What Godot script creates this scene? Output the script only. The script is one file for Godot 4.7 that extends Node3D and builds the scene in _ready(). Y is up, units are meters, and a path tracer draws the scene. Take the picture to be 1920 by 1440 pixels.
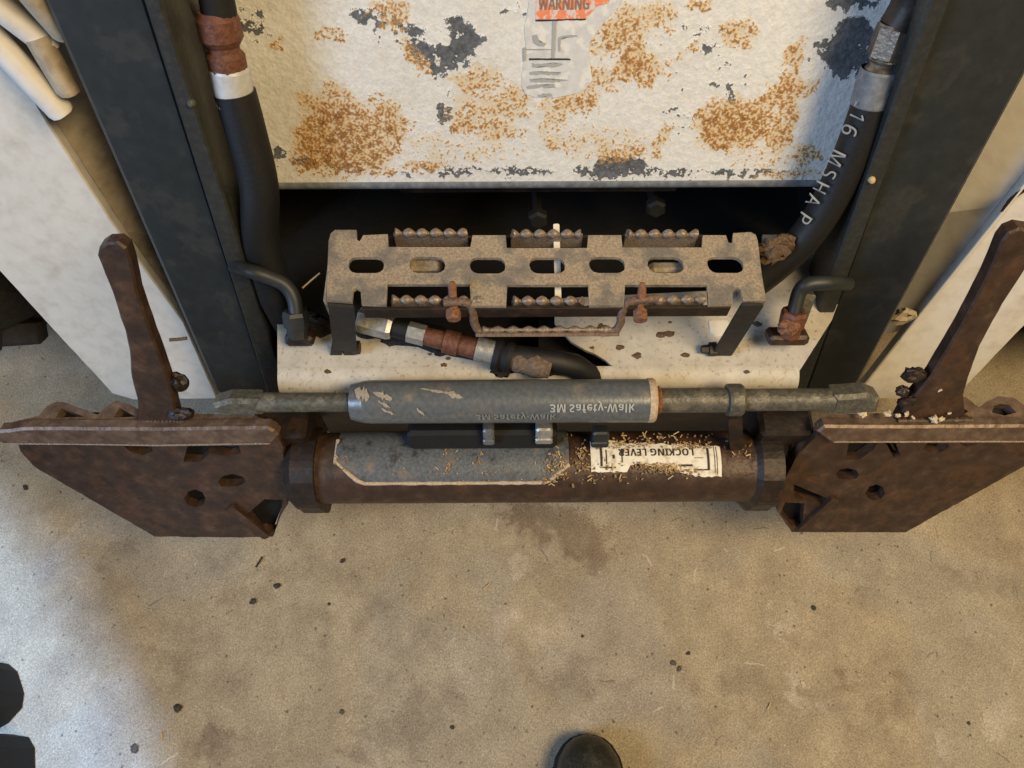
extends Node3D

var rng := RandomNumberGenerator.new()
var wob := FastNoiseLite.new()
var M := {}
var used := {}


func _ready() -> void:
	rng.seed = 11
	wob.seed = 5
	wob.frequency = 60.0
	# ---- camera, air, lamps, exposure
	var cam := Camera3D.new()
	cam.name = "camera"
	cam.position = Vector3(0, 1.1, 0)
	cam.rotation_degrees = Vector3(-64, 0, -0.3)
	cam.fov = 52.82
	cam.near = 0.02
	cam.far = 60.0
	add_child(cam)
	var env := Environment.new()
	env.background_mode = Environment.BG_COLOR
	env.background_color = Color(0.15, 0.15, 0.16)
	env.tonemap_mode = Environment.TONE_MAPPER_LINEAR
	env.tonemap_exposure = 1.0
	env.sdfgi_enabled = true
	env.ssao_enabled = true
	env.ssil_enabled = true
	var we := WorldEnvironment.new()
	we.name = "environment"
	we.environment = env
	add_child(we)
	area("ceiling_lamp", Vector3(1.15, 2.4, 0.55), Vector3(0.2, 0.2, -0.3), Vector2(1.1, 0.8), Color(1.0, 0.885, 0.69), 6.9)
	area("door_daylight", Vector3(-2.3, 1.9, 0.9), Vector3(0.0, 0.4, -0.4), Vector2(1.0, 1.4), Color(0.74, 0.85, 1.0), 7.5)
	var spot := SpotLight3D.new()
	spot.name = "window_light"
	spot.light_color = Color(0.60, 0.76, 1.0)
	spot.light_energy = 19.0
	spot.spot_angle = 22.0
	spot.spot_angle_attenuation = 0.07
	spot.spot_range = 12.0
	spot.light_size = 0.06
	spot.shadow_enabled = true
	add_child(spot)
	spot.look_at_from_position(Vector3(-0.5, 2.6, -0.1), Vector3(-1.4, 0, 0.48), Vector3.FORWARD)
	# ---- setting, then things
	make_materials()
	make_floor()
	make_loader()
	make_loose_things()


func area(called: String, at: Vector3, to: Vector3, size: Vector2, c: Color, e: float) -> void:
	var l := AreaLight3D.new()
	l.name = called
	l.area_size = size
	l.light_color = c
	l.light_energy = e
	l.shadow_enabled = true
	l.set("area_range", 12.0)
	add_child(l)
	l.look_at_from_position(at, to, Vector3.FORWARD if absf(at.x - to.x) + absf(at.z - to.z) < 0.01 else Vector3.UP)


# ------------------------------------------------------------ names and nodes
func numbered(called: String) -> String:
	var k: int = used.get(called, 0)
	used[called] = k + 1
	return called if k == 0 else "%s_%03d" % [called, k]


func thing(called: String, label: String, category: String, at: Vector3, group := "") -> Node3D:
	var o := Node3D.new()
	o.name = numbered(called)
	o.position = at
	tag(o, label, category, group)
	add_child(o)
	return o


func tag(o: Node3D, label: String, category: String, group := "") -> void:
	o.set_meta("label", label)
	o.set_meta("category", category)
	if group != "":
		o.set_meta("group", group)


# a part of a thing; its mesh is written in the place's own metres, so the part is moved back by the thing's base
func part(called: String, st: SurfaceTool, m: Material, parent: Node3D, label := "") -> MeshInstance3D:
	var o := MeshInstance3D.new()
	var n := 0
	for c in parent.get_children():
		if String(c.name) == called or String(c.name).begins_with(called + "_0"):
			n += 1
	o.name = called if n == 0 else "%s_%03d" % [called, n]
	st.set_material(m)
	o.mesh = st.commit()
	if parent.get_parent() == self:
		o.position = -parent.position
	if label != "":
		o.set_meta("label", label)
	parent.add_child(o)
	return o


func single(called: String, st: SurfaceTool, m: Material, base: Vector3, label: String, category: String, group := "") -> MeshInstance3D:
	var o := MeshInstance3D.new()
	o.name = numbered(called)
	st.set_material(m)
	var moved := SurfaceTool.new()
	moved.append_from(st.commit(), 0, Transform3D(Basis(), -base))
	moved.set_material(m)
	o.mesh = moved.commit()
	o.position = base
	tag(o, label, category, group)
	add_child(o)
	return o


# ------------------------------------------------------------ shapes
func poly(a: Array) -> PackedVector2Array:
	var p := PackedVector2Array()
	for i in range(0, a.size(), 2):
		p.append(Vector2(a[i], a[i + 1]))
	return p


func new_st() -> SurfaceTool:
	var st := SurfaceTool.new()
	st.begin(Mesh.PRIMITIVE_TRIANGLES)
	return st


func tri(st: SurfaceTool, p: Array, n: Array, uv := []) -> void:
	var g: Vector3 = (p[1] - p[0]).cross(p[2] - p[0])
	if g.length_squared() < 1e-18:
		return
	var order := [0, 2, 1] if g.dot(n[0] + n[1] + n[2]) > 0.0 else [0, 1, 2]
	for i in order:
		st.set_normal(n[i])
		st.set_uv(uv[i] if uv.size() else Vector2.ZERO)
		st.add_vertex(p[i])


func quad(st: SurfaceTool, a: Vector3, b: Vector3, c: Vector3, d: Vector3, out: Vector3, uv := []) -> void:
	var n := (b - a).cross(c - a)
	if n.length_squared() < 1e-16:
		n = (c - a).cross(d - a)
	n = n.normalized()
	if n.dot(out) < 0.0:
		n = -n
	tri(st, [a, b, c], [n, n, n], [uv[0], uv[1], uv[2]] if uv.size() else [])
	tri(st, [a, c, d], [n, n, n], [uv[0], uv[2], uv[3]] if uv.size() else [])


# an outline with wandering edges, as torn, flame cut or corroded plate has
func rough(p: PackedVector2Array, step: float, amp: float) -> PackedVector2Array:
	var out := PackedVector2Array()
	for i in p.size():
		var a := p[i]
		var b := p[(i + 1) % p.size()]
		var k := maxi(1, int(a.distance_to(b) / step))
		for j in k:
			var q := a.lerp(b, float(j) / k)
			out.append(q + amp * Vector2(wob.get_noise_2d(q.x * 3.0, q.y * 3.0 + 7.0), wob.get_noise_2d(q.x * 3.0 + 31.0, q.y * 3.0)))
	return out


func inset(p: PackedVector2Array, b: float) -> PackedVector2Array:
	var s := 0.0
	for i in p.size():
		s += p[i].cross(p[(i + 1) % p.size()])
	s = signf(s)
	var out := PackedVector2Array()
	for i in p.size():
		var e := (p[i] - p[i - 1]).normalized()
		var g := (p[(i + 1) % p.size()] - p[i]).normalized()
		var n := (Vector2(-e.y, e.x) + Vector2(-g.y, g.x)) * s
		n = n.normalized() if n.length() > 0.05 else Vector2(-e.y, e.x) * s
		out.append(p[i] + n * b / maxf(0.5, n.dot(Vector2(-e.y, e.x) * s)))
	return out


# a plate: an outline in the plane of a frame, from z0 to z1 along its normal, chamfered on its outer face
func ext(st: SurfaceTool, p: PackedVector2Array, fr: Transform3D, z0: float, z1: float, bevel := 0.0) -> void:
	var s := 0.0
	for i in p.size():
		s += p[i].cross(p[(i + 1) % p.size()])
	var top := inset(p, bevel) if bevel > 0.0 else p
	for side in [[p, z0, -1.0], [top, z1, 1.0]]:
		var q: PackedVector2Array = side[0]
		var ix := Geometry2D.triangulate_polygon(q)
		if ix.is_empty():
			q = p
			ix = Geometry2D.triangulate_polygon(q)
		var n: Vector3 = fr.basis.z * side[2]
		for i in range(0, ix.size(), 3):
			var t := []
			for j in 3:
				t.append(fr * Vector3(q[ix[i + j]].x, q[ix[i + j]].y, side[1]))
			tri(st, t, [n, n, n])
	for i in p.size():
		var j := (i + 1) % p.size()
		var e := (p[j] - p[i]).normalized()
		var o := fr.basis * (Vector3(e.y, -e.x, 0) * signf(s))
		var zt := z1 - bevel
		quad(st, fr * Vector3(p[i].x, p[i].y, z0), fr * Vector3(p[j].x, p[j].y, z0), fr * Vector3(p[j].x, p[j].y, zt), fr * Vector3(p[i].x, p[i].y, zt), o)
		if bevel > 0.0:
			quad(st, fr * Vector3(p[i].x, p[i].y, zt), fr * Vector3(p[j].x, p[j].y, zt), fr * Vector3(top[j].x, top[j].y, z1), fr * Vector3(top[i].x, top[i].y, z1), o + fr.basis.z)


func box(st: SurfaceTool, c: Vector3, size: Vector3, b := Basis(), bevel := 0.002) -> void:
	var x := size.x / 2
	var y := size.y / 2
	var k := minf(bevel * 1.2, minf(x, y) * 0.5)
	ext(st, poly([-x + k, -y, x - k, -y, x, -y + k, x, y - k, x - k, y, -x + k, y, -x, y - k, -x, -y + k]), Transform3D(b, c), -size.z / 2, size.z / 2, minf(bevel, size.z * 0.4))


# a plate with holes: its faces are cut into pieces round the holes, its rims follow the outline and every hole
func cut(outline: PackedVector2Array, holes: Array, fr: Transform3D, z0: float, z1: float) -> SurfaceTool:
	var st := new_st()
	var p := outline
	var inner := []
	for h in holes:
		var all_in := true
		for q in h:
			all_in = all_in and Geometry2D.is_point_in_polygon(q, p)
		if all_in:
			inner.append(h)
			continue
		var best := p
		var most := 0.0
		for r in Geometry2D.clip_polygons(p, h):
			var size := absf(area_of(r))
			if size > most:
				most = size
				best = r
		p = best
	var pieces := [p]
	for h in inner:
		var mid := 0.0
		for q in h:
			mid += q.x / h.size()
		var next := []
		for piece in pieces:
			if Geometry2D.intersect_polygons(piece, h).is_empty():
				next.append(piece)
				continue
			for side in [-1.0, 1.0]:
				var x0 := mid if side > 0.0 else -9.0
				var x1 := 9.0 if side > 0.0 else mid
				for half in Geometry2D.intersect_polygons(piece, PackedVector2Array([Vector2(x0, -9), Vector2(x1, -9), Vector2(x1, 9), Vector2(x0, 9)])):
					next.append_array(Geometry2D.clip_polygons(half, h))
		pieces = next
	for piece in pieces:
		var ix := Geometry2D.triangulate_polygon(piece)
		for z in [z0, z1]:
			var n := fr.basis.z * (1.0 if z == z1 else -1.0)
			for i in range(0, ix.size(), 3):
				var t := []
				for j in 3:
					t.append(fr * Vector3(piece[ix[i + j]].x, piece[ix[i + j]].y, z))
				tri(st, t, [n, n, n])
	for loop in [p] + inner:
		var s := signf(area_of(loop)) * (1.0 if loop == p else -1.0)
		for i in loop.size():
			var a: Vector2 = loop[i]
			var b: Vector2 = loop[(i + 1) % loop.size()]
			var e := (b - a).normalized()
			quad(st, fr * Vector3(a.x, a.y, z0), fr * Vector3(b.x, b.y, z0), fr * Vector3(b.x, b.y, z1), fr * Vector3(a.x, a.y, z1), fr.basis * (Vector3(e.y, -e.x, 0) * s))
	return st


func area_of(p: PackedVector2Array) -> float:
	var s := 0.0
	for i in p.size():
		s += p[i].cross(p[(i + 1) % p.size()])
	return s


func smooth(p: Array, n := 6) -> Array:
	var out := []
	for i in p.size() - 1:
		var a: Vector3 = p[maxi(0, i - 1)]
		var b: Vector3 = p[i]
		var c: Vector3 = p[i + 1]
		var d: Vector3 = p[mini(p.size() - 1, i + 2)]
		for k in n:
			out.append(b.cubic_interpolate(c, a, d, float(k) / n))
	out.append(p[-1])
	return out


func tube(st: SurfaceTool, p: Array, r, seg := 14, bump := 0.0) -> void:
	var rings := []
	var norms := []
	var t: Vector3 = (p[1] - p[0]).normalized()
	var u := t.cross(Vector3(0.31, 0.8, 0.51)).normalized()
	for i in p.size():
		t = (p[mini(i + 1, p.size() - 1)] - p[maxi(i - 1, 0)]).normalized()
		u = (u - t * u.dot(t)).normalized()
		var w := t.cross(u)
		var ring := []
		var ns := []
		for k in seg:
			var a := TAU * k / seg
			var n := u * cos(a) + w * sin(a)
			var q: Vector3 = p[i]
			var rr: float = (r[i] if r is Array else r)
			rr += bump * wob.get_noise_3dv(q * 2.0 + n * rr * 3.0)
			ring.append(q + n * rr)
			ns.append(n)
		rings.append(ring)
		norms.append(ns)
	for i in p.size() - 1:
		for k in seg:
			var j := (k + 1) % seg
			tri(st, [rings[i][k], rings[i][j], rings[i + 1][j]], [norms[i][k], norms[i][j], norms[i + 1][j]])
			tri(st, [rings[i][k], rings[i + 1][j], rings[i + 1][k]], [norms[i][k], norms[i + 1][j], norms[i + 1][k]])
	for e in [0, p.size() - 1]:
		var n: Vector3 = (p[e] - p[1 if e == 0 else e - 1]).normalized()
		for k in seg:
			tri(st, [p[e], rings[e][k], rings[e][(k + 1) % seg]], [n, n, n])


# a turned piece: profile of [metres along the axis from a towards b, radius]
func lathe(st: SurfaceTool, a: Vector3, b: Vector3, prof: Array, seg := 24, flat := false, bump := 0.0) -> void:
	var t := (b - a).normalized()
	var u := t.cross(Vector3(0.31, 0.8, 0.51)).normalized()
	var w := t.cross(u)
	for i in prof.size() - 1:
		var dx: float = prof[i + 1][0] - prof[i][0]
		var dr: float = prof[i + 1][1] - prof[i][1]
		for k in seg:
			var c := []
			var nn := []
			for e in [[i, k], [i, k + 1], [i + 1, k + 1], [i + 1, k]]:
				var an: float = TAU * (e[1] % seg) / seg
				var am := TAU * (k + 0.5) / seg if flat else an
				var d := u * cos(an) + w * sin(an)
				var dm := u * cos(am) + w * sin(am)
				var pos: float = prof[e[0]][0]
				var rad: float = prof[e[0]][1]
				var q: Vector3 = a + t * pos
				if bump > 0.0:
					rad += bump * wob.get_noise_3dv(q * 1.5 + d * rad * 4.0)
				c.append(q + d * rad)
				nn.append((dm * dx - t * dr).normalized())
			tri(st, [c[0], c[1], c[2]], [nn[0], nn[1], nn[2]])
			tri(st, [c[0], c[2], c[3]], [nn[0], nn[2], nn[3]])


func lump(st: SurfaceTool, c: Vector3, r: Vector3, k := 8, jag := 0.35, b := Basis()) -> void:
	var off := Vector3(rng.randf(), rng.randf(), rng.randf()) * 50.0
	var g := []
	for i in k + 1:
		var row := []
		for j in k * 2:
			var a := PI * i / k
			var o := TAU * j / (k * 2)
			var d := Vector3(sin(a) * cos(o), cos(a), sin(a) * sin(o))
			var s := 1.0 + jag * wob.get_noise_3dv(d * 0.02 + off)
			row.append(c + b * (d * r * s))
		g.append(row)
	for i in k:
		for j in k * 2:
			var j2 := (j + 1) % (k * 2)
			var n: Vector3 = (g[i][j] + g[i + 1][j2]) * 0.5 - c
			quad(st, g[i][j], g[i][j2], g[i + 1][j2], g[i + 1][j], n)


# a flat bar between two points, its width along a given direction
func bar(st: SurfaceTool, a: Vector3, b: Vector3, width: float, thick: float, across := Vector3.RIGHT, bevel := 0.001) -> void:
	var y := (b - a).normalized()
	var x := (across - y * across.dot(y)).normalized()
	box(st, (a + b) / 2, Vector3(width, a.distance_to(b), thick), Basis(x, y, x.cross(y)), bevel)


# lettering from the system font as flat shapes, sent through a mapping of (x, y) in metres
func letters(st: SurfaceTool, text: String, height: float, place: Callable, bold := true) -> void:
	var tm := TextMesh.new()
	var f := SystemFont.new()
	f.font_names = PackedStringArray(["Droid Sans"])
	f.font_weight = 700 if bold else 400
	tm.font = f
	tm.text = text
	tm.font_size = 32
	tm.pixel_size = height / 24.0
	tm.depth = 0.0
	tm.curve_step = 2.0
	var arr := tm.surface_get_arrays(0)
	var v: PackedVector3Array = arr[Mesh.ARRAY_VERTEX]
	var ix = arr[Mesh.ARRAY_INDEX]
	var count: int = ix.size() if ix != null and ix.size() else v.size()
	for i in range(0, count, 3):
		var t := []
		for j in 3:
			var q: Vector3 = v[ix[i + j]] if ix != null and ix.size() else v[i + j]
			t.append(place.call(q.x, q.y))
		var n: Vector3 = (t[1] - t[0]).cross(t[2] - t[0]).normalized()
		if n.y < 0.0:
			n = -n
		tri(st, t, [n, n, n])


# ------------------------------------------------------------ materials
func fast(freq: float, s := 1, oct := 4, type := FastNoiseLite.TYPE_SIMPLEX_SMOOTH) -> FastNoiseLite:
	var n := FastNoiseLite.new()
	n.seed = s
	n.noise_type = type
	n.frequency = freq
	n.fractal_type = FastNoiseLite.FRACTAL_FBM
	n.fractal_octaves = oct
	n.fractal_gain = 0.6
	return n


func ramp(cols: Array, at := []) -> Gradient:
	var g := Gradient.new()
	var offs := PackedFloat32Array()
	var cc := PackedColorArray()
	for i in cols.size():
		offs.append(at[i] if at.size() else float(i) / (cols.size() - 1))
		cc.append(cols[i])
	g.offsets = offs
	g.colors = cc
	return g


func noise_tex(n: FastNoiseLite, g: Gradient = null, size := 512) -> NoiseTexture2D:
	var t := NoiseTexture2D.new()
	t.width = size
	t.height = size
	t.seamless = true
	t.noise = n
	if g:
		t.color_ramp = g
	return t


# cols: fine mottle; patch: colours of larger worn areas whose alpha is their share
func metal(called: String, cols: Array, freq: float, rough_v: float, metal_v: float, relief: float, patch := [], patch_at := [], seed_n := 1, tiles := 3.0, ptiles := 4.0, pfreq := 0.012) -> StandardMaterial3D:
	var m := StandardMaterial3D.new()
	m.resource_name = called
	for i in cols.size():
		cols[i] = (cols[i] as Color).lerp(cols[2], 0.42)
	m.albedo_texture = noise_tex(fast(freq, seed_n, 5), ramp(cols, [0.0, 0.35, 0.5, 0.65, 1.0].slice(0, cols.size()) if cols.size() == 5 else []))
	m.roughness = rough_v
	m.metallic = metal_v
	m.uv1_triplanar = true
	m.uv1_triplanar_sharpness = 4.0
	m.uv1_scale = Vector3.ONE * tiles
	m.uv1_offset = Vector3.ONE * seed_n * 0.37
	if relief > 0.0:
		m.heightmap_enabled = true
		m.heightmap_texture = noise_tex(fast(freq * 1.6, seed_n + 3, 5))
		m.heightmap_scale = relief
	if patch.size():
		m.detail_enabled = true
		m.detail_albedo = noise_tex(fast(pfreq, seed_n + 9, 6), ramp(patch, patch_at))
		m.detail_uv_layer = BaseMaterial3D.DETAIL_UV_2
		m.uv2_triplanar = true
		m.uv2_triplanar_sharpness = 4.0
		m.uv2_scale = Vector3.ONE * ptiles
		m.uv2_offset = Vector3.ONE * seed_n * 0.61
	M[called] = m
	return m


func c(r: float, g: float, b: float, a := 1.0) -> Color:
	return Color(r / 255.0, g / 255.0, b / 255.0, a)


func make_materials() -> void:
	metal("rust", [c(38, 28, 22), c(56, 42, 33), c(65, 49, 38), c(76, 58, 46), c(120, 97, 78)], 0.016, 0.50, 0.2, 0.12,
		[c(60, 42, 34, 0), c(60, 42, 34, 0), c(120, 78, 46, 0.22), c(48, 36, 30, 0.45)], [0.0, 0.5, 0.68, 0.9], 1, 4.0, 2.6)
	metal("rust_dark", [c(20, 16, 13), c(31, 24, 19), c(38, 29, 23), c(46, 35, 28), c(76, 59, 47)], 0.02, 0.52, 0.15, 0.06,
		[c(60, 42, 34, 0), c(60, 42, 34, 0), c(100, 64, 38, 0.22), c(36, 28, 23, 0.5)], [0.0, 0.55, 0.7, 0.9], 2, 4.0, 3.0)
	metal("rust_bright", [c(62, 42, 30), c(104, 70, 48), c(126, 86, 60), c(144, 102, 74), c(176, 134, 100)], 0.04, 0.8, 0.0, 0.15, [], [], 3, 9.0)
	metal("tread", [c(96, 86, 74), c(146, 132, 113), c(166, 150, 128), c(182, 166, 142), c(220, 202, 174)], 0.09, 0.5, 0.25, 0.02,
		[c(96, 98, 98, 0.7), c(106, 106, 103, 0.5), c(110, 110, 106, 0), c(160, 126, 94, 0.25)], [0.25, 0.42, 0.55, 0.85], 4, 6.0, 3.0)
	metal("post_paint", [c(30, 33, 34), c(35, 39, 40), c(38, 42, 43), c(41, 45, 46), c(52, 55, 55)], 0.02, 0.5, 0.0, 0.008,
		[c(92, 86, 76, 0), c(92, 86, 76, 0), c(96, 90, 80, 0.14), c(96, 90, 80, 0.03)], [0.0, 0.6, 0.74, 0.9], 5, 4.0, 2.0)
	metal("barrel_paint", [c(76, 80, 82), c(92, 97, 100), c(99, 104, 107), c(107, 111, 113), c(138, 134, 124)], 0.06, 0.30, 0.2, 0.008,
		[c(150, 134, 108, 0), c(150, 134, 108, 0), c(140, 128, 106, 0.25), c(176, 160, 132, 0.5)], [0.0, 0.6, 0.75, 0.95], 6, 5.0, 3.5)
	metal("rod_dirty", [c(50, 50, 44), c(72, 72, 64), c(86, 84, 74), c(98, 94, 82), c(140, 130, 112)], 0.04, 0.5, 0.2, 0.06,
		[c(170, 160, 140, 0), c(170, 160, 140, 0), c(160, 150, 130, 0.3), c(120, 100, 76, 0.4)], [0.0, 0.62, 0.8, 0.95], 7, 6.0, 4.0)
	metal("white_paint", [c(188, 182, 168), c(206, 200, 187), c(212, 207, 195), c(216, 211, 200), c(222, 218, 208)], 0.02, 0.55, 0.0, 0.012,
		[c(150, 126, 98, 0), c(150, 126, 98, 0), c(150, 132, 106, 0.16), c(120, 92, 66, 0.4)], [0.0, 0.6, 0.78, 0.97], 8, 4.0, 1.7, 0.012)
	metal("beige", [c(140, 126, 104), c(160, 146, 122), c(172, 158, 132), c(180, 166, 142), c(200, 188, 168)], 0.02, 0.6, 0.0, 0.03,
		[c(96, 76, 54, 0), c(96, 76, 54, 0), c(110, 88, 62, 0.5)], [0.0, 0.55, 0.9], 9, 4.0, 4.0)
	metal("grey_primer", [c(78, 82, 86), c(98, 102, 106), c(110, 114, 118), c(124, 128, 130), c(158, 158, 152)], 0.03, 0.5, 0.0, 0.03, [], [], 10, 5.0)
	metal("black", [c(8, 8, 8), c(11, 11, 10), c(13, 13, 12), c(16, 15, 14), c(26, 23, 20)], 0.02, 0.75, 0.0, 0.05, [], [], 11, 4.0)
	metal("hose_rubber", [c(9, 9, 10), c(13, 13, 14), c(15, 15, 16), c(18, 18, 19), c(32, 31, 29)], 0.05, 0.6, 0.0, 0.015, [], [], 12, 6.0)
	metal("tyre_rubber", [c(26, 24, 22), c(34, 31, 28), c(40, 36, 33), c(47, 42, 38), c(66, 59, 52)], 0.03, 0.85, 0.0, 0.1, [], [], 13, 4.0)
	metal("zinc", [c(120, 122, 120), c(150, 151, 148), c(164, 164, 160), c(176, 175, 170), c(200, 196, 186)], 0.03, 0.4, 0.5, 0.03,
		[c(120, 96, 70, 0), c(120, 96, 70, 0), c(130, 104, 76, 0.5)], [0.0, 0.6, 0.9], 14, 6.0, 8.0)
	metal("ferrule_white", [c(170, 172, 172), c(182, 184, 184), c(190, 191, 190), c(196, 197, 196), c(210, 210, 206)], 0.03, 0.45, 0.1, 0.01, [], [], 15, 6.0)
	metal("leather", [c(24, 24, 22), c(36, 36, 32), c(44, 44, 39), c(52, 52, 46), c(78, 77, 68)], 0.05, 0.38, 0.0, 0.04,
		[c(90, 86, 74, 0), c(90, 86, 74, 0), c(100, 96, 82, 0.3)], [0.0, 0.55, 0.9], 16, 8.0, 6.0)
	metal("straw", [c(150, 124, 84), c(178, 150, 106), c(196, 170, 124), c(206, 182, 138), c(226, 208, 170)], 0.05, 0.8, 0.0, 0.0, [], [], 17, 30.0)
	metal("paper", [c(206, 198, 176), c(218, 211, 190), c(224, 218, 198), c(228, 222, 204), c(234, 229, 214)], 0.02, 0.7, 0.0, 0.0,
		[c(150, 116, 76, 0), c(150, 116, 76, 0), c(160, 124, 84, 0.6)], [0.0, 0.58, 0.85], 18, 6.0, 6.0, 0.02)
	metal("stone", [c(50, 46, 42), c(72, 66, 60), c(86, 80, 72), c(98, 92, 82), c(120, 112, 100)], 0.05, 0.85, 0.0, 0.0, [], [], 19, 20.0)
	metal("dark_stone", [c(34, 31, 28), c(48, 44, 39), c(56, 51, 46), c(66, 60, 53), c(90, 82, 72)], 0.05, 0.7, 0.0, 0.0, [], [], 34, 20.0)
	metal("dirt_dark", [c(20, 17, 14), c(32, 27, 22), c(40, 34, 28), c(50, 43, 35), c(84, 72, 58)], 0.06, 0.9, 0.0, 0.1, [], [], 37, 10.0)
	metal("soil", [c(50, 38, 28), c(78, 60, 44), c(96, 76, 56), c(112, 90, 66), c(140, 116, 88)], 0.06, 0.9, 0.0, 0.1, [], [], 20, 10.0)
	metal("shelf_paint", [c(166, 160, 147), c(180, 174, 161), c(187, 182, 169), c(194, 188, 176), c(206, 201, 190)], 0.02, 0.55, 0.0, 0.015,
		[c(120, 96, 66, 0.7), c(150, 130, 96, 0.15), c(150, 130, 96, 0), c(170, 150, 110, 0), c(140, 112, 76, 0.45)], [0.12, 0.28, 0.4, 0.7, 0.95], 22, 4.0, 6.0, 0.045)
	metal("flange_paint", [c(34, 36, 36), c(42, 44, 43), c(46, 48, 46), c(52, 53, 50), c(76, 74, 68)], 0.03, 0.45, 0.0, 0.03, [], [], 23, 6.0)
	metal("fitting_rust", [c(60, 38, 28), c(90, 56, 40), c(104, 66, 48), c(118, 76, 56), c(150, 104, 78)], 0.04, 0.6, 0.15, 0.04, [], [], 24, 8.0)
	metal("stem_metal", [c(84, 76, 64), c(112, 104, 92), c(128, 120, 108), c(140, 132, 118), c(170, 156, 130)], 0.04, 0.35, 0.6, 0.03,
		[c(120, 84, 54, 0), c(120, 84, 54, 0), c(130, 92, 58, 0.6)], [0.0, 0.55, 0.85], 25, 6.0, 9.0)
	metal("sleeve", [c(58, 46, 36), c(84, 70, 56), c(100, 84, 68), c(116, 98, 80), c(156, 132, 104)], 0.05, 0.8, 0.0, 0.1, [], [], 26, 8.0)
	metal("tooth", [c(84, 72, 60), c(116, 102, 88), c(132, 117, 102), c(150, 134, 117), c(190, 174, 152)], 0.06, 0.45, 0.35, 0.05, [], [], 27, 9.0)
	metal("rung", [c(64, 50, 40), c(94, 76, 62), c(108, 88, 72), c(122, 100, 84), c(160, 136, 112)], 0.05, 0.6, 0.2, 0.06, [], [], 28, 7.0)
	metal("leg_paint", [c(26, 25, 24), c(34, 33, 31), c(38, 37, 35), c(44, 42, 39), c(70, 60, 50)], 0.03, 0.6, 0.0, 0.03, [], [], 29, 6.0)
	metal("lip", [c(68, 54, 44), c(94, 77, 64), c(106, 88, 73), c(118, 99, 84), c(156, 136, 118)], 0.02, 0.45, 0.25, 0.04,
		[c(80, 58, 46, 0.7), c(80, 58, 46, 0.3), c(80, 58, 46, 0), c(150, 118, 92, 0.3)], [0.2, 0.42, 0.52, 0.9], 30, 6.0, 5.0)
	metal("pad", [c(58, 62, 63), c(84, 89, 91), c(94, 99, 102), c(104, 109, 112), c(140, 140, 136)], 0.06, 0.38, 0.1, 0.012,
		[c(46, 46, 42, 0.8), c(60, 60, 56, 0.2), c(90, 90, 90, 0), c(150, 126, 96, 0.0), c(150, 126, 96, 0.5)], [0.18, 0.34, 0.45, 0.62, 0.9], 31, 6.0, 4.0)
	metal("straw_paint", [c(140, 122, 98), c(168, 148, 122), c(182, 162, 136), c(194, 176, 150), c(216, 200, 176)], 0.05, 0.75, 0.0, 0.05, [], [], 32, 9.0)
	metal("scab", [c(110, 102, 90), c(140, 131, 116), c(152, 143, 127), c(164, 155, 138), c(196, 186, 166)], 0.06, 0.7, 0.0, 0.05, [], [], 35, 9.0)
	metal("chaff", [c(92, 70, 46), c(124, 98, 66), c(140, 112, 76), c(158, 128, 90), c(190, 160, 116)], 0.06, 0.8, 0.0, 0.0, [], [], 36, 30.0)
	metal("pale_stone", [c(166, 146, 116), c(190, 170, 138), c(204, 186, 154), c(214, 198, 168), c(230, 216, 192)], 0.05, 0.8, 0.0, 0.0, [], [], 33, 20.0)
	flat("ink_faint", c(118, 121, 121), 0.6)
	flat("decal_print", c(158, 161, 160), 0.6)
	flat("ink_hose", c(142, 144, 142), 0.7)
	flat("ink_worn", c(138, 112, 98), 0.7)
	flat("ink_dark", c(44, 40, 36), 0.7)
	flat("ink_white", c(214, 214, 208), 0.6)
	flat("ink_grey", c(160, 162, 158), 0.6)
	flat("plastic_white", c(226, 220, 206), 0.5)


func flat(called: String, col: Color, r: float) -> void:
	var m := StandardMaterial3D.new()
	m.resource_name = called
	m.albedo_color = col
	m.roughness = r
	M[called] = m


func image_mat(called: String, col: Image, height: Image, relief: float, rough_v: float) -> StandardMaterial3D:
	var m := StandardMaterial3D.new()
	m.resource_name = called
	m.albedo_texture = ImageTexture.create_from_image(col)
	m.roughness = rough_v
	if height:
		m.heightmap_enabled = true
		m.heightmap_texture = ImageTexture.create_from_image(height)
		m.heightmap_scale = relief
	M[called] = m
	return m


func field(n: FastNoiseLite, w: int, h: int) -> PackedByteArray:
	return n.get_image(w, h, false, false, false).get_data()


func put(b: PackedByteArray, i: int, k: Color) -> void:
	b[i * 3] = clampi(int(k.r * 255.0), 0, 255)
	b[i * 3 + 1] = clampi(int(k.g * 255.0), 0, 255)
	b[i * 3 + 2] = clampi(int(k.b * 255.0), 0, 255)


# strength of a set of stains [x, y, rx, ry, strength] on a coarse grid of w by h cells
func stains(list: Array, w: int, h: int, x0: float, y0: float, sx: float, sy: float) -> PackedFloat32Array:
	var g := PackedFloat32Array()
	g.resize(w * h)
	for s in list:
		var ia := maxi(0, int((s[0] - s[2] * 1.8 - x0) / sx * w))
		var ib := mini(w - 1, int((s[0] + s[2] * 1.8 - x0) / sx * w))
		var ja := maxi(0, int((s[1] - s[3] * 1.8 - y0) / sy * h))
		var jb := mini(h - 1, int((s[1] + s[3] * 1.8 - y0) / sy * h))
		for j in range(ja, jb + 1):
			for i in range(ia, ib + 1):
				var dx: float = (x0 + (i + 0.5) / w * sx - s[0]) / s[2]
				var dy: float = (y0 + (j + 0.5) / h * sy - s[1]) / s[3]
				var d := dx * dx + dy * dy
				g[j * w + i] = maxf(g[j * w + i], s[4] * clampf(1.6 - d, 0.0, 1.0))
	return g


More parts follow.
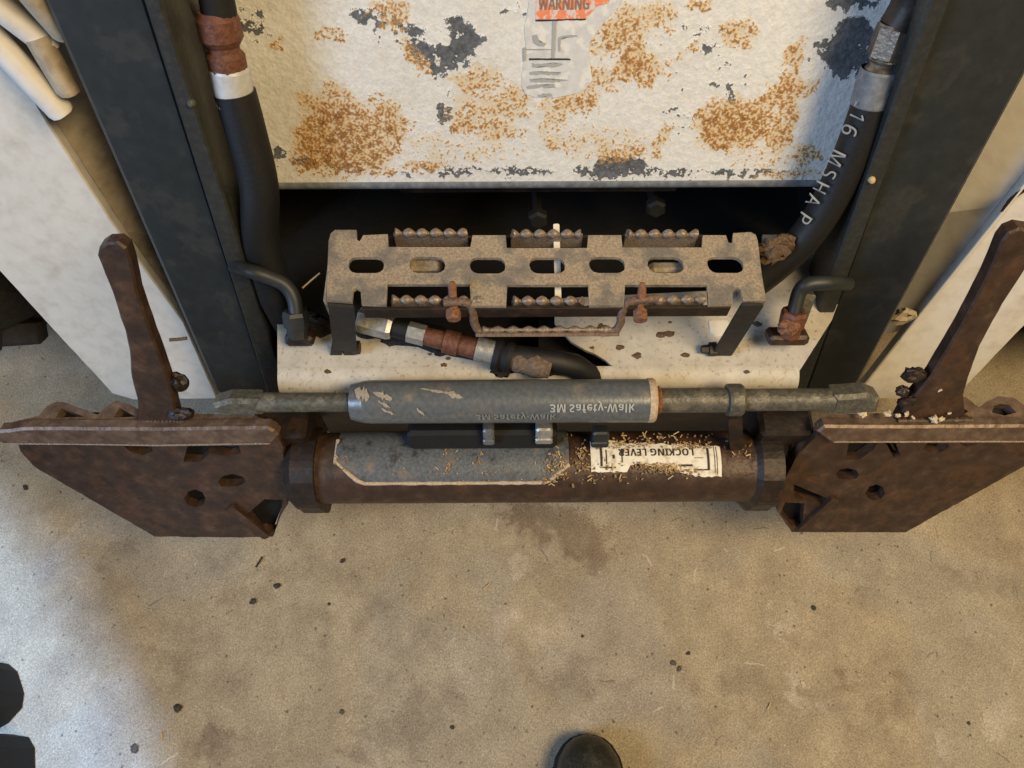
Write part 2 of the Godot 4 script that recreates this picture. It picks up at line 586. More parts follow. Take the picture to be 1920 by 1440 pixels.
# ------------------------------------------------------------ floor
func make_floor() -> void:
	var w := 1800
	var h := 1080
	var x0 := -1.0
	var y0 := -0.35
	var sx := 2.0
	var sy := 1.2
	var broad := field(fast(0.004, 21, 5), w, h)
	var mid := field(fast(0.022, 22, 5), w, h)
	var grain := field(fast(0.42, 23, 2), w, h)
	var pit := field(fast(0.085, 24, 2, FastNoiseLite.TYPE_CELLULAR), w, h)
	var lowf := field(fast(0.003, 26, 3), w, h)
	var broad2 := field(fast(0.011, 27, 6), w, h)
	var flake := field(fast(0.06, 28, 2, FastNoiseLite.TYPE_CELLULAR), w, h)
	var pitn := field(fast(0.06, 25, 3), w, h)
	var dark := stains([[0.069, 0.308, 0.0465, 0.0361, 0.90], [0.030, 0.316, 0.0311, 0.0241, 0.60], [0.114, 0.288, 0.0384, 0.0396, 0.60], [-0.131, 0.115, 0.0430, 0.0413, 0.35], [-0.101, 0.081, 0.0495, 0.0401, 0.45], [-0.140, 0.024, 0.0413, 0.0317, 0.60], [-0.167, 0.018, 0.0412, 0.0380, 0.40], [0.062, 0.100, 0.0641, 0.0270, 0.45], [0.034, 0.117, 0.0430, 0.0205, 0.40], [-0.045, 0.098, 0.0427, 0.0270, 0.45], [-0.558, 0.268, 0.0305, 0.0193, 0.50], [-0.573, 0.284, 0.0154, 0.0156, 0.60], [-0.454, 0.116, 0.0431, 0.0555, 0.30], [-0.374, 0.019, 0.0344, 0.0252, 0.50], [0.460, 0.098, 0.0178, 0.0270, 0.35], [0.504, 0.203, 0.0297, 0.0088, 0.35], [0.265, 0.073, 0.0422, 0.0264, 0.30], [0.665, 0.195, 0.0444, 0.0593, 0.30], [0.514, 0.052, 0.0627, 0.0391, 0.30], [-0.238, 0.185, 0.0664, 0.0438, 0.20], [-0.363, 0.237, 0.0679, 0.0457, 0.25], [0.118, 0.087, 0.0566, 0.0200, 0.40], [-0.162, 0.156, 0.0219, 0.0428, 0.30]], 200, 120, x0, y0, sx, sy)
	var pale := stains([[-0.618, 0.265, 0.0305, 0.0193, 0.60], [-0.604, 0.299, 0.0387, 0.0318, 0.50], [-0.038, 0.142, 0.0435, 0.0280, 0.50], [-0.024, 0.121, 0.0503, 0.0275, 0.50], [0.028, 0.169, 0.0660, 0.0433, 0.40], [0.380, 0.175, 0.0147, 0.0215, 0.70], [0.381, 0.092, 0.0177, 0.0405, 0.60], [0.413, 0.034, 0.0138, 0.0191, 0.60], [0.645, 0.071, 0.0211, 0.0331, 0.70], [0.659, 0.173, 0.0367, 0.0288, 0.50], [-0.459, 0.031, 0.0415, 0.0319, 0.35], [-0.059, 0.108, 0.0357, 0.0204, 0.50], [0.037, 0.250, 0.0454, 0.0229, 0.40], [0.567, 0.014, 0.0103, 0.0251, 0.60], [-0.520, 0.090, 0.0497, 0.0473, 0.30]], 200, 120, x0, y0, sx, sy)
	var col := PackedByteArray()
	col.resize(w * h * 3)
	var hgt := PackedByteArray()
	hgt.resize(w * h)
	var tan_c := c(167, 152, 124)
	var brown := c(130, 113, 90)
	var light_c := c(196, 184, 164)
	for j in h:
		for i in w:
			var k := j * w + i
			var b := broad[k] / 255.0
			var m := mid[k] / 255.0
			var g := grain[k] / 255.0
			var wi := clampi(i + int((m - 0.5) * 90.0 + (g - 0.5) * 16.0), 0, w - 1)
			var wj := clampi(j + int((broad2[k] / 255.0 - 0.5) * 90.0 + (g - 0.5) * 16.0), 0, h - 1)
			var cell := (wj * 120 / h) * 200 + wi * 200 / w
			var ds := dark[cell]
			var ps := pale[cell]
			var t := clampf((b - 0.5) * 1.4 + (m - 0.5) * 1.5 + 0.35, 0.0, 1.0) * 0.5
			if ds > 0.0:
				t += clampf(ds * 1.5 + (m - 0.55) * 2.2, 0.0, 1.0) * 0.7 * minf(1.0, ds * 2.0)
			var q := tan_c.lerp(brown, clampf(t, 0.0, 1.2))
			if ps > 0.0:
				q = q.lerp(light_c, clampf(ps * 1.2 + (m - 0.6) * 3.0, 0.0, 1.0) * 0.6)
			q = q.lerp(c(150, 146, 138), clampf((lowf[k] / 255.0 - 0.5) * 3.0, 0.0, 0.3))
			q = q * (0.93 + 0.20 * (broad2[k] / 255.0 - 0.3))
			if flake[k] < 9 and m > 0.60:
				q = q.lerp(c(206, 196, 176), 0.6)
			var gr := 1.0 + (g - 0.5) * 0.48 + (rng.randf() - 0.5) * 0.18
			var hh := 150.0 + (m - 0.5) * 60.0 + (g - 0.5) * 90.0
			var pn := pitn[k] / 255.0
			if pn > 0.57 and pit[k] < 27:
				var dpt := clampf((27 - pit[k]) / 14.0, 0.0, 1.0) * clampf((pn - 0.57) * 8.0, 0.0, 1.0)
				gr *= 1.0 - 0.45 * dpt
				hh -= 110.0 * dpt
			put(col, k, Color(q.r * gr, q.g * gr, q.b * gr))
			hgt[k] = clampi(int(hh), 0, 255)
	# scratches, scuffs and small dark specks, each with a direction and length of its own
	for n in 520:
		var px := rng.randf() * w
		var py := rng.randf() * h
		var an := rng.randf() * TAU
		var long := int(2 + 26 * pow(rng.randf(), 4.0))
		var pale_one := rng.randf() < 0.42
		var thick := 1 + int(rng.randf() * 1.6)
		for t in long:
			an += rng.randfn(0, 0.12)
			px += cos(an)
			py += sin(an)
			for u in thick:
				var ix := clampi(int(px) + u, 0, w - 1)
				var iy := clampi(int(py), 0, h - 1)
				var k := iy * w + ix
				var old := Color(col[k * 3] / 255.0, col[k * 3 + 1] / 255.0, col[k * 3 + 2] / 255.0)
				put(col, k, old.lerp(c(214, 204, 186) if pale_one else c(92, 82, 70), 0.45))
				hgt[k] = clampi(hgt[k] + (20 if pale_one else -40), 0, 255)
	var mt := image_mat("concrete", Image.create_from_data(w, h, false, Image.FORMAT_RGB8, col), Image.create_from_data(w, h, false, Image.FORMAT_L8, hgt), 0.12, 0.78)
	var st := new_st()
	var big := 4.0
	var cs := [Vector3(-big, 0, big), Vector3(big, 0, big), Vector3(big, 0, -big), Vector3(-big, 0, -big)]
	var uv := []
	for p in cs:
		uv.append(Vector2((p.x - x0) / sx, (-p.z - y0) / sy))
	quad(st, cs[0], cs[1], cs[2], cs[3], Vector3.UP, uv)
	st.set_material(mt)
	var o := MeshInstance3D.new()
	o.name = "concrete_floor"
	o.mesh = st.commit()
	o.set_meta("label", "worn tan concrete workshop floor with pits, stains and pale patches")
	o.set_meta("category", "floor")
	o.set_meta("kind", "structure")
	add_child(o)


# ------------------------------------------------------------ loader
func make_loader() -> void:
	var L := thing("skid_steer_loader", "white skid steer loader front with rusty attachment coupler, serrated step and dark lift posts", "loader", Vector3(0.035, 0, -0.75))
	make_body(L)
	make_arms(L)
	make_hoses(L)
	make_step(L)
	make_coupler(L)
	make_wheels(L)


func make_body(L: Node3D) -> void:
	# rusted front panel
	var x0 := -0.33
	var y0 := 0.0
	var sx := 0.75
	var sy := 0.30
	var w := 1200
	var h := 480
	var rust := stains([[-0.166, 0.049, 0.0392, 0.0367, 1.00], [-0.185, 0.033, 0.0265, 0.0219, 1.00], [-0.185, 0.062, 0.0155, 0.0208, 0.80], [-0.169, 0.083, 0.0203, 0.0200, 0.70], [-0.147, 0.035, 0.0318, 0.0244, 0.90], [-0.115, 0.062, 0.0145, 0.0208, 0.90], [-0.165, 0.021, 0.0321, 0.0101, 1.00], [-0.087, 0.123, 0.0117, 0.0085, 0.90], [-0.095, 0.131, 0.0087, 0.0065, 0.90], [-0.105, 0.159, 0.0133, 0.0131, 0.75], [-0.082, 0.115, 0.0079, 0.0067, 0.80], [-0.085, 0.017, 0.0215, 0.0057, 0.90], [-0.027, 0.070, 0.0308, 0.0230, 0.55], [0.001, 0.080, 0.0178, 0.0177, 0.60], [-0.028, 0.103, 0.0200, 0.0122, 0.60], [-0.045, 0.059, 0.0130, 0.0064, 0.80], [-0.014, 0.054, 0.0208, 0.0096, 0.60], [-0.130, 0.088, 0.0071, 0.0050, 0.70], [-0.161, 0.145, 0.0067, 0.0054, 0.80], [-0.212, 0.138, 0.0043, 0.0046, 0.80], [0.102, 0.145, 0.0216, 0.0223, 0.75], [0.112, 0.121, 0.0172, 0.0210, 0.90], [0.128, 0.111, 0.0149, 0.0144, 0.70], [0.089, 0.138, 0.0145, 0.0137, 0.60], [0.076, 0.102, 0.0250, 0.0122, 0.60], [0.062, 0.082, 0.0229, 0.0101, 0.75], [0.042, 0.072, 0.0128, 0.0154, 0.50], [0.049, 0.042, 0.0158, 0.0076, 0.50], [0.217, 0.058, 0.0338, 0.0235, 1.00], [0.197, 0.068, 0.0180, 0.0155, 0.80], [0.236, 0.068, 0.0129, 0.0181, 0.80], [0.206, 0.143, 0.0154, 0.0113, 0.65], [0.262, 0.120, 0.0088, 0.0187, 0.70], [0.257, 0.089, 0.0152, 0.0174, 0.90], [0.276, 0.093, 0.0071, 0.0099, 0.70], [0.266, 0.068, 0.0144, 0.0155, 0.80], [0.266, 0.047, 0.0126, 0.0134, 0.80], [0.294, 0.027, 0.0128, 0.0111, 0.75], [0.148, 0.043, 0.0095, 0.0162, 0.70], [0.115, 0.031, 0.0186, 0.0078, 0.80], [0.103, 0.025, 0.0187, 0.0056, 0.80], [0.167, 0.133, 0.0049, 0.0056, 0.70], [0.153, 0.123, 0.0059, 0.0057, 0.50], [0.288, 0.007, 0.0326, 0.0046, 0.60], [-0.139, 0.012, 0.0270, 0.0046, 0.70], [0.134, 0.158, 0.0142, 0.0110, 0.50], [0.171, 0.167, 0.0103, 0.0043, 0.90], [0.085, 0.042, 0.0421, 0.0162, 0.25], [0.252, 0.027, 0.0320, 0.0111, 0.30], [-0.051, 0.040, 0.0527, 0.0163, 0.22], [-0.213, 0.024, 0.0107, 0.0112, 0.60]], 300, 120, x0, y0, sx, sy)
	var bare := stains([[-0.047, 0.138, 0.0174, 0.0190, 1.00], [-0.060, 0.120, 0.0128, 0.0095, 0.90], [-0.070, 0.110, 0.0059, 0.0068, 0.90], [-0.119, 0.157, 0.0190, 0.0071, 0.60], [-0.094, 0.145, 0.0192, 0.0099, 0.55], [-0.081, 0.129, 0.0146, 0.0093, 0.60], [-0.232, 0.150, 0.0143, 0.0063, 0.70], [-0.060, 0.077, 0.0082, 0.0202, 0.45], [0.311, 0.137, 0.0165, 0.0182, 1.00], [0.299, 0.130, 0.0146, 0.0184, 0.90], [0.321, 0.120, 0.0148, 0.0141, 0.90], [0.309, 0.111, 0.0099, 0.0096, 0.80], [0.302, 0.168, 0.0212, 0.0056, 1.00], [0.111, 0.018, 0.0269, 0.0068, 0.90], [0.104, 0.012, 0.0324, 0.0057, 1.00], [0.093, 0.008, 0.0271, 0.0046, 0.90], [-0.235, 0.033, 0.0069, 0.0061, 1.00], [-0.213, 0.021, 0.0161, 0.0045, 0.80], [-0.171, 0.014, 0.0269, 0.0046, 0.60], [-0.031, 0.011, 0.0865, 0.0040, 0.50], [0.185, 0.009, 0.1084, 0.0040, 0.55], [0.169, 0.068, 0.0154, 0.0129, 0.35], [0.182, 0.130, 0.0078, 0.0037, 0.70], [0.025, 0.165, 0.0283, 0.0065, 0.30], [0.170, 0.144, 0.0385, 0.0090, 0.25], [0.196, 0.101, 0.0300, 0.0289, 0.20], [-0.225, 0.162, 0.0094, 0.0053, 0.60]], 300, 120, x0, y0, sx, sy)
	var hi := field(fast(0.16, 31, 3), w, h)
	var hi2 := field(fast(0.055, 32, 4), w, h)
	var mid := field(fast(0.02, 33, 4), w, h)
	var lo := field(fast(0.006, 34, 3), w, h)
	var col := PackedByteArray()
	col.resize(w * h * 3)
	var hgt := PackedByteArray()
	hgt.resize(w * h)
	var white := c(222, 222, 217)
	var cream := c(213, 210, 200)
	var grey := c(98, 101, 104)
	var r1 := c(202, 162, 106)
	var r2 := c(140, 96, 54)
	var r3 := c(66, 44, 28)
	for j in h:
		for i in w:
			var k := j * w + i
			# one coarse cell is 4 by 4 pixels; the row nearest the bottom edge comes first
			var a := hi[k] / 255.0
			var b := hi2[k] / 255.0
			var m := mid[k] / 255.0
			var wi := clampi(i + int((m - 0.5) * 60.0), 0, w - 1)
			var wj := clampi(j + int((b - 0.5) * 34.0), 0, h - 1)
			var cell := (wj / 4) * 300 + wi / 4
			var rs := rust[cell]
			var bs := bare[cell]
			var q := white.lerp(cream, clampf((lo[k] / 255.0 - 0.4) * 2.0 + (0.30 - float(i) / w) * 1.2, 0.0, 1.0))
			q = q * (0.96 + 0.10 * (a - 0.5) + 0.10 * (b - 0.5))
			var hh := 130.0 + (b - 0.5) * 170.0 + (a - 0.5) * 50.0
			if rs > 0.0:
				q = q.lerp(c(204, 178, 130), clampf(rs * 0.85 + (m - 0.5) * 1.5 - 0.10, 0.0, 1.0) * 0.7)
			var bv := bs + (m - 0.5) * 1.2 + (b - 0.5) * 1.2
			if bs > 0.0 and bv > 0.40 and bv <= 0.5:
				q = q.lerp(c(232, 231, 226), 0.5)
				hh += 45.0
			if bs > 0.0 and bv > 0.5:
				q = grey * (0.80 + 0.6 * (b - 0.3) + 0.3 * (a - 0.5))
				hh -= 45.0
			if rs > 0.0:
				var v := rs * 0.58 + (a - 0.5) * 1.5 + (b - 0.5) * 1.1
				if v > 0.33:
					var e := clampf((v - 0.33) * 3.0, 0.0, 1.0)
					q = q.lerp(r1, clampf(e * 2.2, 0.0, 0.95))
					q = q.lerp(r2, clampf((e - 0.4) * 1.2, 0.0, 0.8))
					q = q.lerp(r3, clampf((e - 0.8) * 2.0 + (0.47 - a) * 3.2, 0.0, 0.85))
					hh += 40.0 * e
				elif v > 0.15:
					q = q.lerp(c(206, 178, 128), 0.4 * rs * clampf((v - 0.15) * 6.0, 0.0, 1.0))
			if lo[k] > 110 and a > 0.74 and m > 0.5:
				q = q.lerp(c(120, 112, 100), clampf((a - 0.74) * 5.0, 0.0, 0.6))
			put(col, k, q)
			hgt[k] = clampi(int(hh), 0, 255)
	image_mat("rusted_panel", Image.create_from_data(w, h, false, Image.FORMAT_RGB8, col), Image.create_from_data(w, h, false, Image.FORMAT_L8, hgt), 0.14, 0.5)
	M.rusted_panel.texture_repeat = false
	var fp := Transform3D(Vector3(1, 0, 0), Vector3(0, 0.9206, -0.3904), Vector3(0, 0.3904, 0.9206), Vector3(0, 0.48, -0.533))
	var st := new_st()
	var cs := [Vector2(x0, y0), Vector2(x0 + sx, y0), Vector2(x0 + sx, y0 + sy), Vector2(x0, y0 + sy)]
	var v := []
	var uv := []
	for p in cs:
		v.append(fp * Vector3(p.x, p.y, 0))
		uv.append(Vector2((p.x - x0) / sx, (p.y - y0) / sy))
	quad(st, v[0], v[1], v[2], v[3], fp.basis.z, uv)
	var bk := []
	for p in cs:
		bk.append(fp * Vector3(p.x, p.y, -0.004))
	quad(st, bk[0], bk[1], bk[2], bk[3], -fp.basis.z, uv)
	for i in 4:
		var i2 := (i + 1) % 4
		quad(st, v[i], v[i2], bk[i2], bk[i], v[i] - v[(i + 2) % 4], [uv[i], uv[i2], uv[i2], uv[i]])
	var panel := part("front_panel", st, M.rusted_panel, L, "white front panel with blistered paint and orange rust patches")
	# its rolled lower edge
	st = new_st()
	tube(st, [fp * Vector3(-0.30, -0.003, -0.007), fp * Vector3(0.37, -0.003, -0.007)], 0.0075, 16)
	part("rolled_edge", st, M.grey_primer, panel)
	make_decal(fp, panel)
	# dark recess under the panel
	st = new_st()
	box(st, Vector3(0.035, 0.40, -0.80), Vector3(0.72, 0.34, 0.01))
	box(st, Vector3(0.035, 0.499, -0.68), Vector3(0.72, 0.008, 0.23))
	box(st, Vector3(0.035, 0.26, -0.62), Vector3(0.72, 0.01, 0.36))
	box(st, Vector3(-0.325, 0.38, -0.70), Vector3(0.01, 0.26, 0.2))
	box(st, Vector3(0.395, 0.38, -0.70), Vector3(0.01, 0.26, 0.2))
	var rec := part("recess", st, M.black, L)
	for b in [Vector3(0.0298, 0.4008, -0.5511), Vector3(0.1637, 0.3981, -0.5683)]:
		st = new_st()
		lathe(st, b, b + Vector3(0, 0.3, 1), [[-0.06, 0.006], [0.0, 0.006], [0.0, 0.012], [0.009, 0.012], [0.012, 0.009], [0.012, 0.0]], 6, true)
		part("bolt", st, M.black, rec)
	st = new_st()
	box(st, Vector3(0.0299, 0.4423, -0.5564), Vector3(0.30, 0.012, 0.004))
	part("bracket_strip", st, M.rust_dark, rec)
	# white chassis shelf below the step
	make_shelf(L)


func make_decal(fp: Transform3D, panel: Node3D) -> void:
	var ox := 0.0138
	var st := new_st()
	var sheet := poly([0.0215, 0.1969, 0.1023, 0.1965, 0.0958, 0.166, 0.0904, 0.1625, 0.0806, 0.1483, 0.0722, 0.1364, 0.0714, 0.1261, 0.0748, 0.1118, 0.0774, 0.102, 0.0699, 0.0931, 0.0595, 0.0891, 0.0445, 0.0861, 0.0267, 0.0862, 0.0141, 0.0893, 0.0105, 0.0974, 0.0119, 0.1169, 0.0142, 0.1311, 0.0131, 0.1495, 0.0159, 0.1629])
	ext(st, rough(sheet, 0.004, 0.0012), fp, -0.001, 0.0007)
	metal("decal_paper", [c(178, 180, 180), c(194, 195, 194), c(200, 201, 200), c(206, 207, 206), c(216, 216, 213)], 0.03, 0.5, 0.0, 0.02,
		[c(222, 220, 212, 0.0), c(222, 220, 212, 0.0), c(222, 220, 212, 0.8)], [0.0, 0.5, 0.7], 41, 6.0, 10.0)
	var d := part("warning_decal", st, M.decal_paper, panel, "worn grey warning decal with an orange header")
	metal("decal_orange", [c(214, 122, 84), c(226, 132, 92), c(230, 136, 96), c(232, 142, 104), c(226, 168, 140)], 0.03, 0.5, 0.0, 0.0,
		[c(206, 202, 198, 0.0), c(206, 202, 198, 0.0), c(206, 200, 196, 0.95)], [0.0, 0.5, 0.6], 42, 6.0, 12.0, 0.02)
	var marks := [
		["orange_band", M.decal_orange, [poly([0.0226, 0.1553, 0.0229, 0.1928, 0.0958, 0.1924, 0.0862, 0.1686, 0.076, 0.1661, 0.0672, 0.1564])]],
		["print_line", M.ink_dark, [poly([0.0226, 0.1546, 0.0673, 0.1553, 0.0672, 0.1562, 0.0226, 0.1557])]],
		["print_line", M.ink_dark, [poly([0.0173, 0.1209, 0.0556, 0.1207, 0.0555, 0.1219, 0.0173, 0.1224])]],
		["print_line", M.ink_grey, [poly([0.0378, 0.1548, 0.0412, 0.1547, 0.0403, 0.122, 0.0378, 0.122]), poly([0.0118, 0.132, 0.0142, 0.132, 0.0143, 0.1202, 0.0119, 0.1202]), poly([0.0138, 0.1299, 0.0376, 0.1298, 0.0376, 0.1305, 0.0138, 0.1306])]],
	]
	for mk in marks:
		st = new_st()
		for p in mk[2]:
			ext(st, rough(p, 0.004, 0.0006), fp, 0.0007, 0.0011 if mk[0] == "orange_band" else 0.0014)
		part(mk[0], st, mk[1], panel)
	# lettering rests on the band; its upper half lies beyond the picture
	st = new_st()
	var at := Vector3(0.0477, 0.6354, -0.5989)
	letters(st, "WARNING", 0.0105, func(x: float, y: float) -> Vector3: return at + Vector3(x * 0.66, 0, 0) + fp.basis.y * y + fp.basis.z * 0.0016)
	part("warning_lettering", st, M.ink_worn, panel)
	# rows of print worn past reading
	for p in [poly([0.0203, 0.1173, 0.0448, 0.1182, 0.0488, 0.1167, 0.045, 0.1148, 0.0213, 0.1149]), poly([0.0179, 0.1101, 0.0303, 0.1105, 0.0471, 0.1095, 0.0462, 0.107, 0.0194, 0.1077]), poly([0.0175, 0.1033, 0.0344, 0.1037, 0.0534, 0.1021, 0.0345, 0.1002, 0.0185, 0.1013]), poly([0.0155, 0.0973, 0.0416, 0.0982, 0.0426, 0.0957, 0.0165, 0.0953]), poly([0.0257, 0.0893, 0.0388, 0.0897, 0.0389, 0.0872, 0.0267, 0.0867])]:
		st = new_st()
		ext(st, rough(p, 0.0025, 0.0022), fp, 0.0007, 0.0012)
		part("worn_print", st, M.decal_print, panel)
	# two small pictograms
	for p in [poly([0.0199, 0.1422, 0.0238, 0.1431, 0.0268, 0.1366, 0.0326, 0.1357, 0.0307, 0.1329, 0.0249, 0.1334, 0.021, 0.1366]), poly([0.0436, 0.1402, 0.0469, 0.142, 0.0603, 0.1424, 0.0604, 0.1411, 0.0479, 0.1407, 0.0456, 0.1388, 0.0455, 0.1281, 0.044, 0.1281])]:
		st = new_st()
		ext(st, rough(p, 0.002, 0.0006), fp, 0.0007, 0.0012)
		part("pictogram", st, M.decal_print, panel)


func make_shelf(L: Node3D) -> void:
	var fr := Transform3D(Vector3(1, 0, 0), Vector3(0, 0, -1), Vector3(0, 1, 0), Vector3(0, 0.37, 0))
	var st := new_st()
	var left := poly([-0.257, 0.4382, -0.2449, 0.4348, -0.2134, 0.4245, -0.1984, 0.4311, -0.1858, 0.427, -0.1506, 0.4228, -0.1154, 0.4172, -0.0832, 0.4071, -0.0398, 0.3919, 0.0001, 0.3839, 0.0358, 0.3785, 0.0453, 0.3747, 0.0475, 0.3721, -0.2487, 0.3739])
	var right := poly([0.1108, 0.3717, 0.1087, 0.3743, 0.1002, 0.3833, 0.0887, 0.3917, 0.0786, 0.3963, 0.0635, 0.4069, 0.047, 0.4303, 0.0478, 0.4611, 0.2805, 0.4737, 0.2913, 0.5468, 0.4085, 0.5461, 0.3502, 0.4319, 0.3049, 0.3706])
	ext(st, left, fr, -0.004, 0.0)
	ext(st, right, fr, -0.004, 0.0)
	# front edge rolls down
	var z0 := Vector3(0.0001, 0.37, -0.3762).z
	var xa := -0.2483
	var xb := 0.3043
	var r := 0.022
	for k in 8:
		var a := PI / 2 * k / 8
		var b := PI / 2 * (k + 1) / 8
		var na := Vector3(0, cos(a), sin(a))
		var nb := Vector3(0, cos(b), sin(b))
		var c0 := Vector3(0, 0.3706 - r, z0)
		tri(st, [c0 + na * r + Vector3(xa, 0, 0), c0 + na * r + Vector3(xb, 0, 0), c0 + nb * r + Vector3(xb, 0, 0)], [na, na, nb])
		tri(st, [c0 + na * r + Vector3(xa, 0, 0), c0 + nb * r + Vector3(xb, 0, 0), c0 + nb * r + Vector3(xa, 0, 0)], [na, nb, nb])
	var sh := part("chassis_shelf", st, M.shelf_paint, L, "cream chassis shelf speckled with dirt")
	st = new_st()
	quad(st, Vector3(xa, 0.37 - r, z0 + r), Vector3(xb, 0.37 - r, z0 + r), Vector3(xb, 0.12, z0 + r - 0.05), Vector3(xa, 0.12, z0 + r - 0.05), Vector3(0, 0, 1))
	part("frame_front", st, M.rust_dark, sh)
	# slotted hole and the dark mouth the hose drops through
	st = new_st()
	ext(st, poly([0.0313, 0.4612, 0.1662, 0.4604, 0.157, 0.3576, 0.0292, 0.3584]), fr, -0.05, -0.045)
	part("hole_floor", st, M.black, sh)
	st = new_st()
	ext(st, rough(poly([0.2149, 0.4313, 0.2348, 0.4326, 0.2378, 0.4285, 0.2348, 0.4138, 0.2195, 0.4112, 0.2146, 0.4192]), 0.004, 0.0005), fr, 0.0, 0.0016, 0.0006)
	part("bolt_plate", st, M.white_paint, sh)
	# clods and flakes lying on the shelf are loose; the paint chips belong to it
	for p in [Vector3(0.1728, 0.37, -0.4302), Vector3(0.0979, 0.37, -0.4246), Vector3(0.116, 0.37, -0.3994), Vector3(0.2679, 0.37, -0.427), Vector3(0.1626, 0.37, -0.4142), Vector3(0.1708, 0.37, -0.4155), Vector3(-0.0878, 0.37, -0.3921), Vector3(-0.0682, 0.37, -0.3869), Vector3(-0.0725, 0.37, -0.3792), Vector3(-0.1954, 0.37, -0.3723), Vector3(0.1855, 0.37, -0.3892), Vector3(0.1341, 0.37, -0.3889), Vector3(0.2483, 0.37, -0.369), Vector3(0.0862, 0.37, -0.3989)]:
		st = new_st()
		var s := 0.45 + 0.75 * pow(rng.randf(), 2.0)
		lump(st, p, Vector3(0.005, 0.0008, 0.0035) * s, 6, 0.7)
		part("paint_chip", st, M.soil, sh)


func make_arms(L: Node3D) -> void:
	var fa := Transform3D(Vector3(1, 0, 0), Vector3(0, 0.9628, -0.2704), Vector3(0, 0.2704, 0.9628), Vector3(0, 0.2325, -0.4641))
	var fpo := Transform3D(Vector3(1, 0, 0), Vector3(0, 0.9628, -0.2704), Vector3(0, 0.2704, 0.9628), Vector3(0, 0.246, -0.416))
	# left, then right: outline of the white arm, its inner edge, the edge behind the post
	var arm_out := [
		poly([-0.6184, 0.3222, -0.5606, 0.0427, -0.5359, -0.0706, -0.5122, -0.0839, -0.3979, -0.0826, -0.3977, 0.0596, -0.4239, 0.1868, -0.4424, 0.3149, -0.4501, 0.403, -0.4571, 0.4914, -0.5842, 0.492]),
		poly([0.6787, 0.2556, 0.6254, 0.0321, 0.6035, -0.0786, 0.5942, -0.0906, 0.4634, -0.0896, 0.4853, 0.0266, 0.4998, 0.1048, 0.5223, 0.2137, 0.553, 0.3688, 0.5661, 0.4328, 0.6574, 0.4324])]
	var edges := [[Vector3(-0.3977, 0.2899, -0.4803), Vector3(-0.4239, 0.4123, -0.5146), Vector3(-0.4424, 0.5357, -0.5493), Vector3(-0.4501, 0.6205, -0.5731), Vector3(-0.4571, 0.7055, -0.597)], [Vector3(0.4853, 0.2581, -0.4713), Vector3(0.5223, 0.4383, -0.5219), Vector3(0.553, 0.5876, -0.5639), Vector3(0.5661, 0.6492, -0.5812)]]
	var backs := [[Vector3(-0.407, 0.2275, -0.5147), Vector3(-0.4095, 0.3615, -0.5523), Vector3(-0.4113, 0.4939, -0.5895), Vector3(-0.4126, 0.5849, -0.615), Vector3(-0.4142, 0.6762, -0.6407)], [Vector3(0.4794, 0.1967, -0.506), Vector3(0.4916, 0.3901, -0.5603), Vector3(0.4975, 0.5484, -0.6048), Vector3(0.4959, 0.6167, -0.624)]]
	var posts := [poly([-0.3687, 0.5211, -0.2825, 0.5138, -0.2976, -0.0119, -0.3066, -0.0219, -0.3632, -0.0215, -0.3689, -0.0113]), poly([0.4441, 0.5174, 0.3369, 0.5109, 0.3618, -0.0171, 0.3713, -0.0274, 0.4216, -0.0278, 0.4277, -0.0176])]
	var strips := [poly([-0.2827, 0.5173, -0.2711, 0.5172, -0.2738, -0.0121, -0.2807, -0.0252, -0.2994, -0.0251, -0.3002, -0.0118]), poly([0.3256, 0.5144, 0.3413, 0.5144, 0.3605, -0.0171, 0.3608, -0.0304, 0.35, -0.0303, 0.3412, -0.017])]
	for s in 2:
		var st := new_st()
		ext(st, rough(arm_out[s], 0.012, 0.0007), fa, -0.012, 0.0, 0.0015)
		var arm := part("lift_arm", st, M.white_paint, L, ["white lift arm on the left with beige inner side", "white lift arm on the right, its inner side lit blue"][s])
		st = new_st()
		for i in edges[s].size() - 1:
			var lift: Vector3 = fa.basis.z * -0.0125
			quad(st, edges[s][i] + lift, edges[s][i + 1] + lift, backs[s][i + 1], backs[s][i], Vector3(1 - 2 * s, 0.5, 0.5))
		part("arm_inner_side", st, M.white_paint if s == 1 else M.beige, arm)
		if s == 1:
			st = new_st()
			tube(st, edges[1], 0.0022, 8)
			part("arm_edge", st, M.white_paint, arm)
			st = new_st()
			ext(st, rough(poly([0.5199, 0.2165, 0.5203, 0.2299, 0.5294, 0.2501, 0.5361, 0.2456, 0.5258, 0.2326, 0.5238, 0.2178]), 0.003, 0.0008), fa, 0.0, 0.0016)
			part("paint_chip", st, M.rust_dark, arm)
			st = new_st()
			lump(st, Vector3(0.471, 0.295, -0.4817), Vector3(0.016, 0.012, 0.008), 7, 0.8)
			part("mud_lump", st, M.beige, arm)
		st = new_st()
		ext(st, posts[s], fpo, -0.065, 0.0, 0.006)
		var post := part("lift_post", st, M.post_paint, L, ["dark grey lift post on the left", "dark grey lift post on the right"][s])
		st = new_st()
		ext(st, strips[s], fpo, -0.045, 0.009, 0.002)
		var strip := part("inner_flange", st, M.flange_paint, post)
		st = new_st()
		var b: Vector3 = [Vector3(-0.2738, 0.611, -0.506), Vector3(0.3372, 0.5339, -0.4844)][s]
		lathe(st, b - fpo.basis.z * 0.004, b + fpo.basis.z, [[0.0, 0.0036], [0.003, 0.0032], [0.005, 0.002], [0.0055, 0.0]], 12)
		part("rivet", st, M.rod_dirty if s == 0 else M.straw, post)
	# cast lugs at the top of the left arm
	var arm: Node3D = L.get_node("lift_arm")
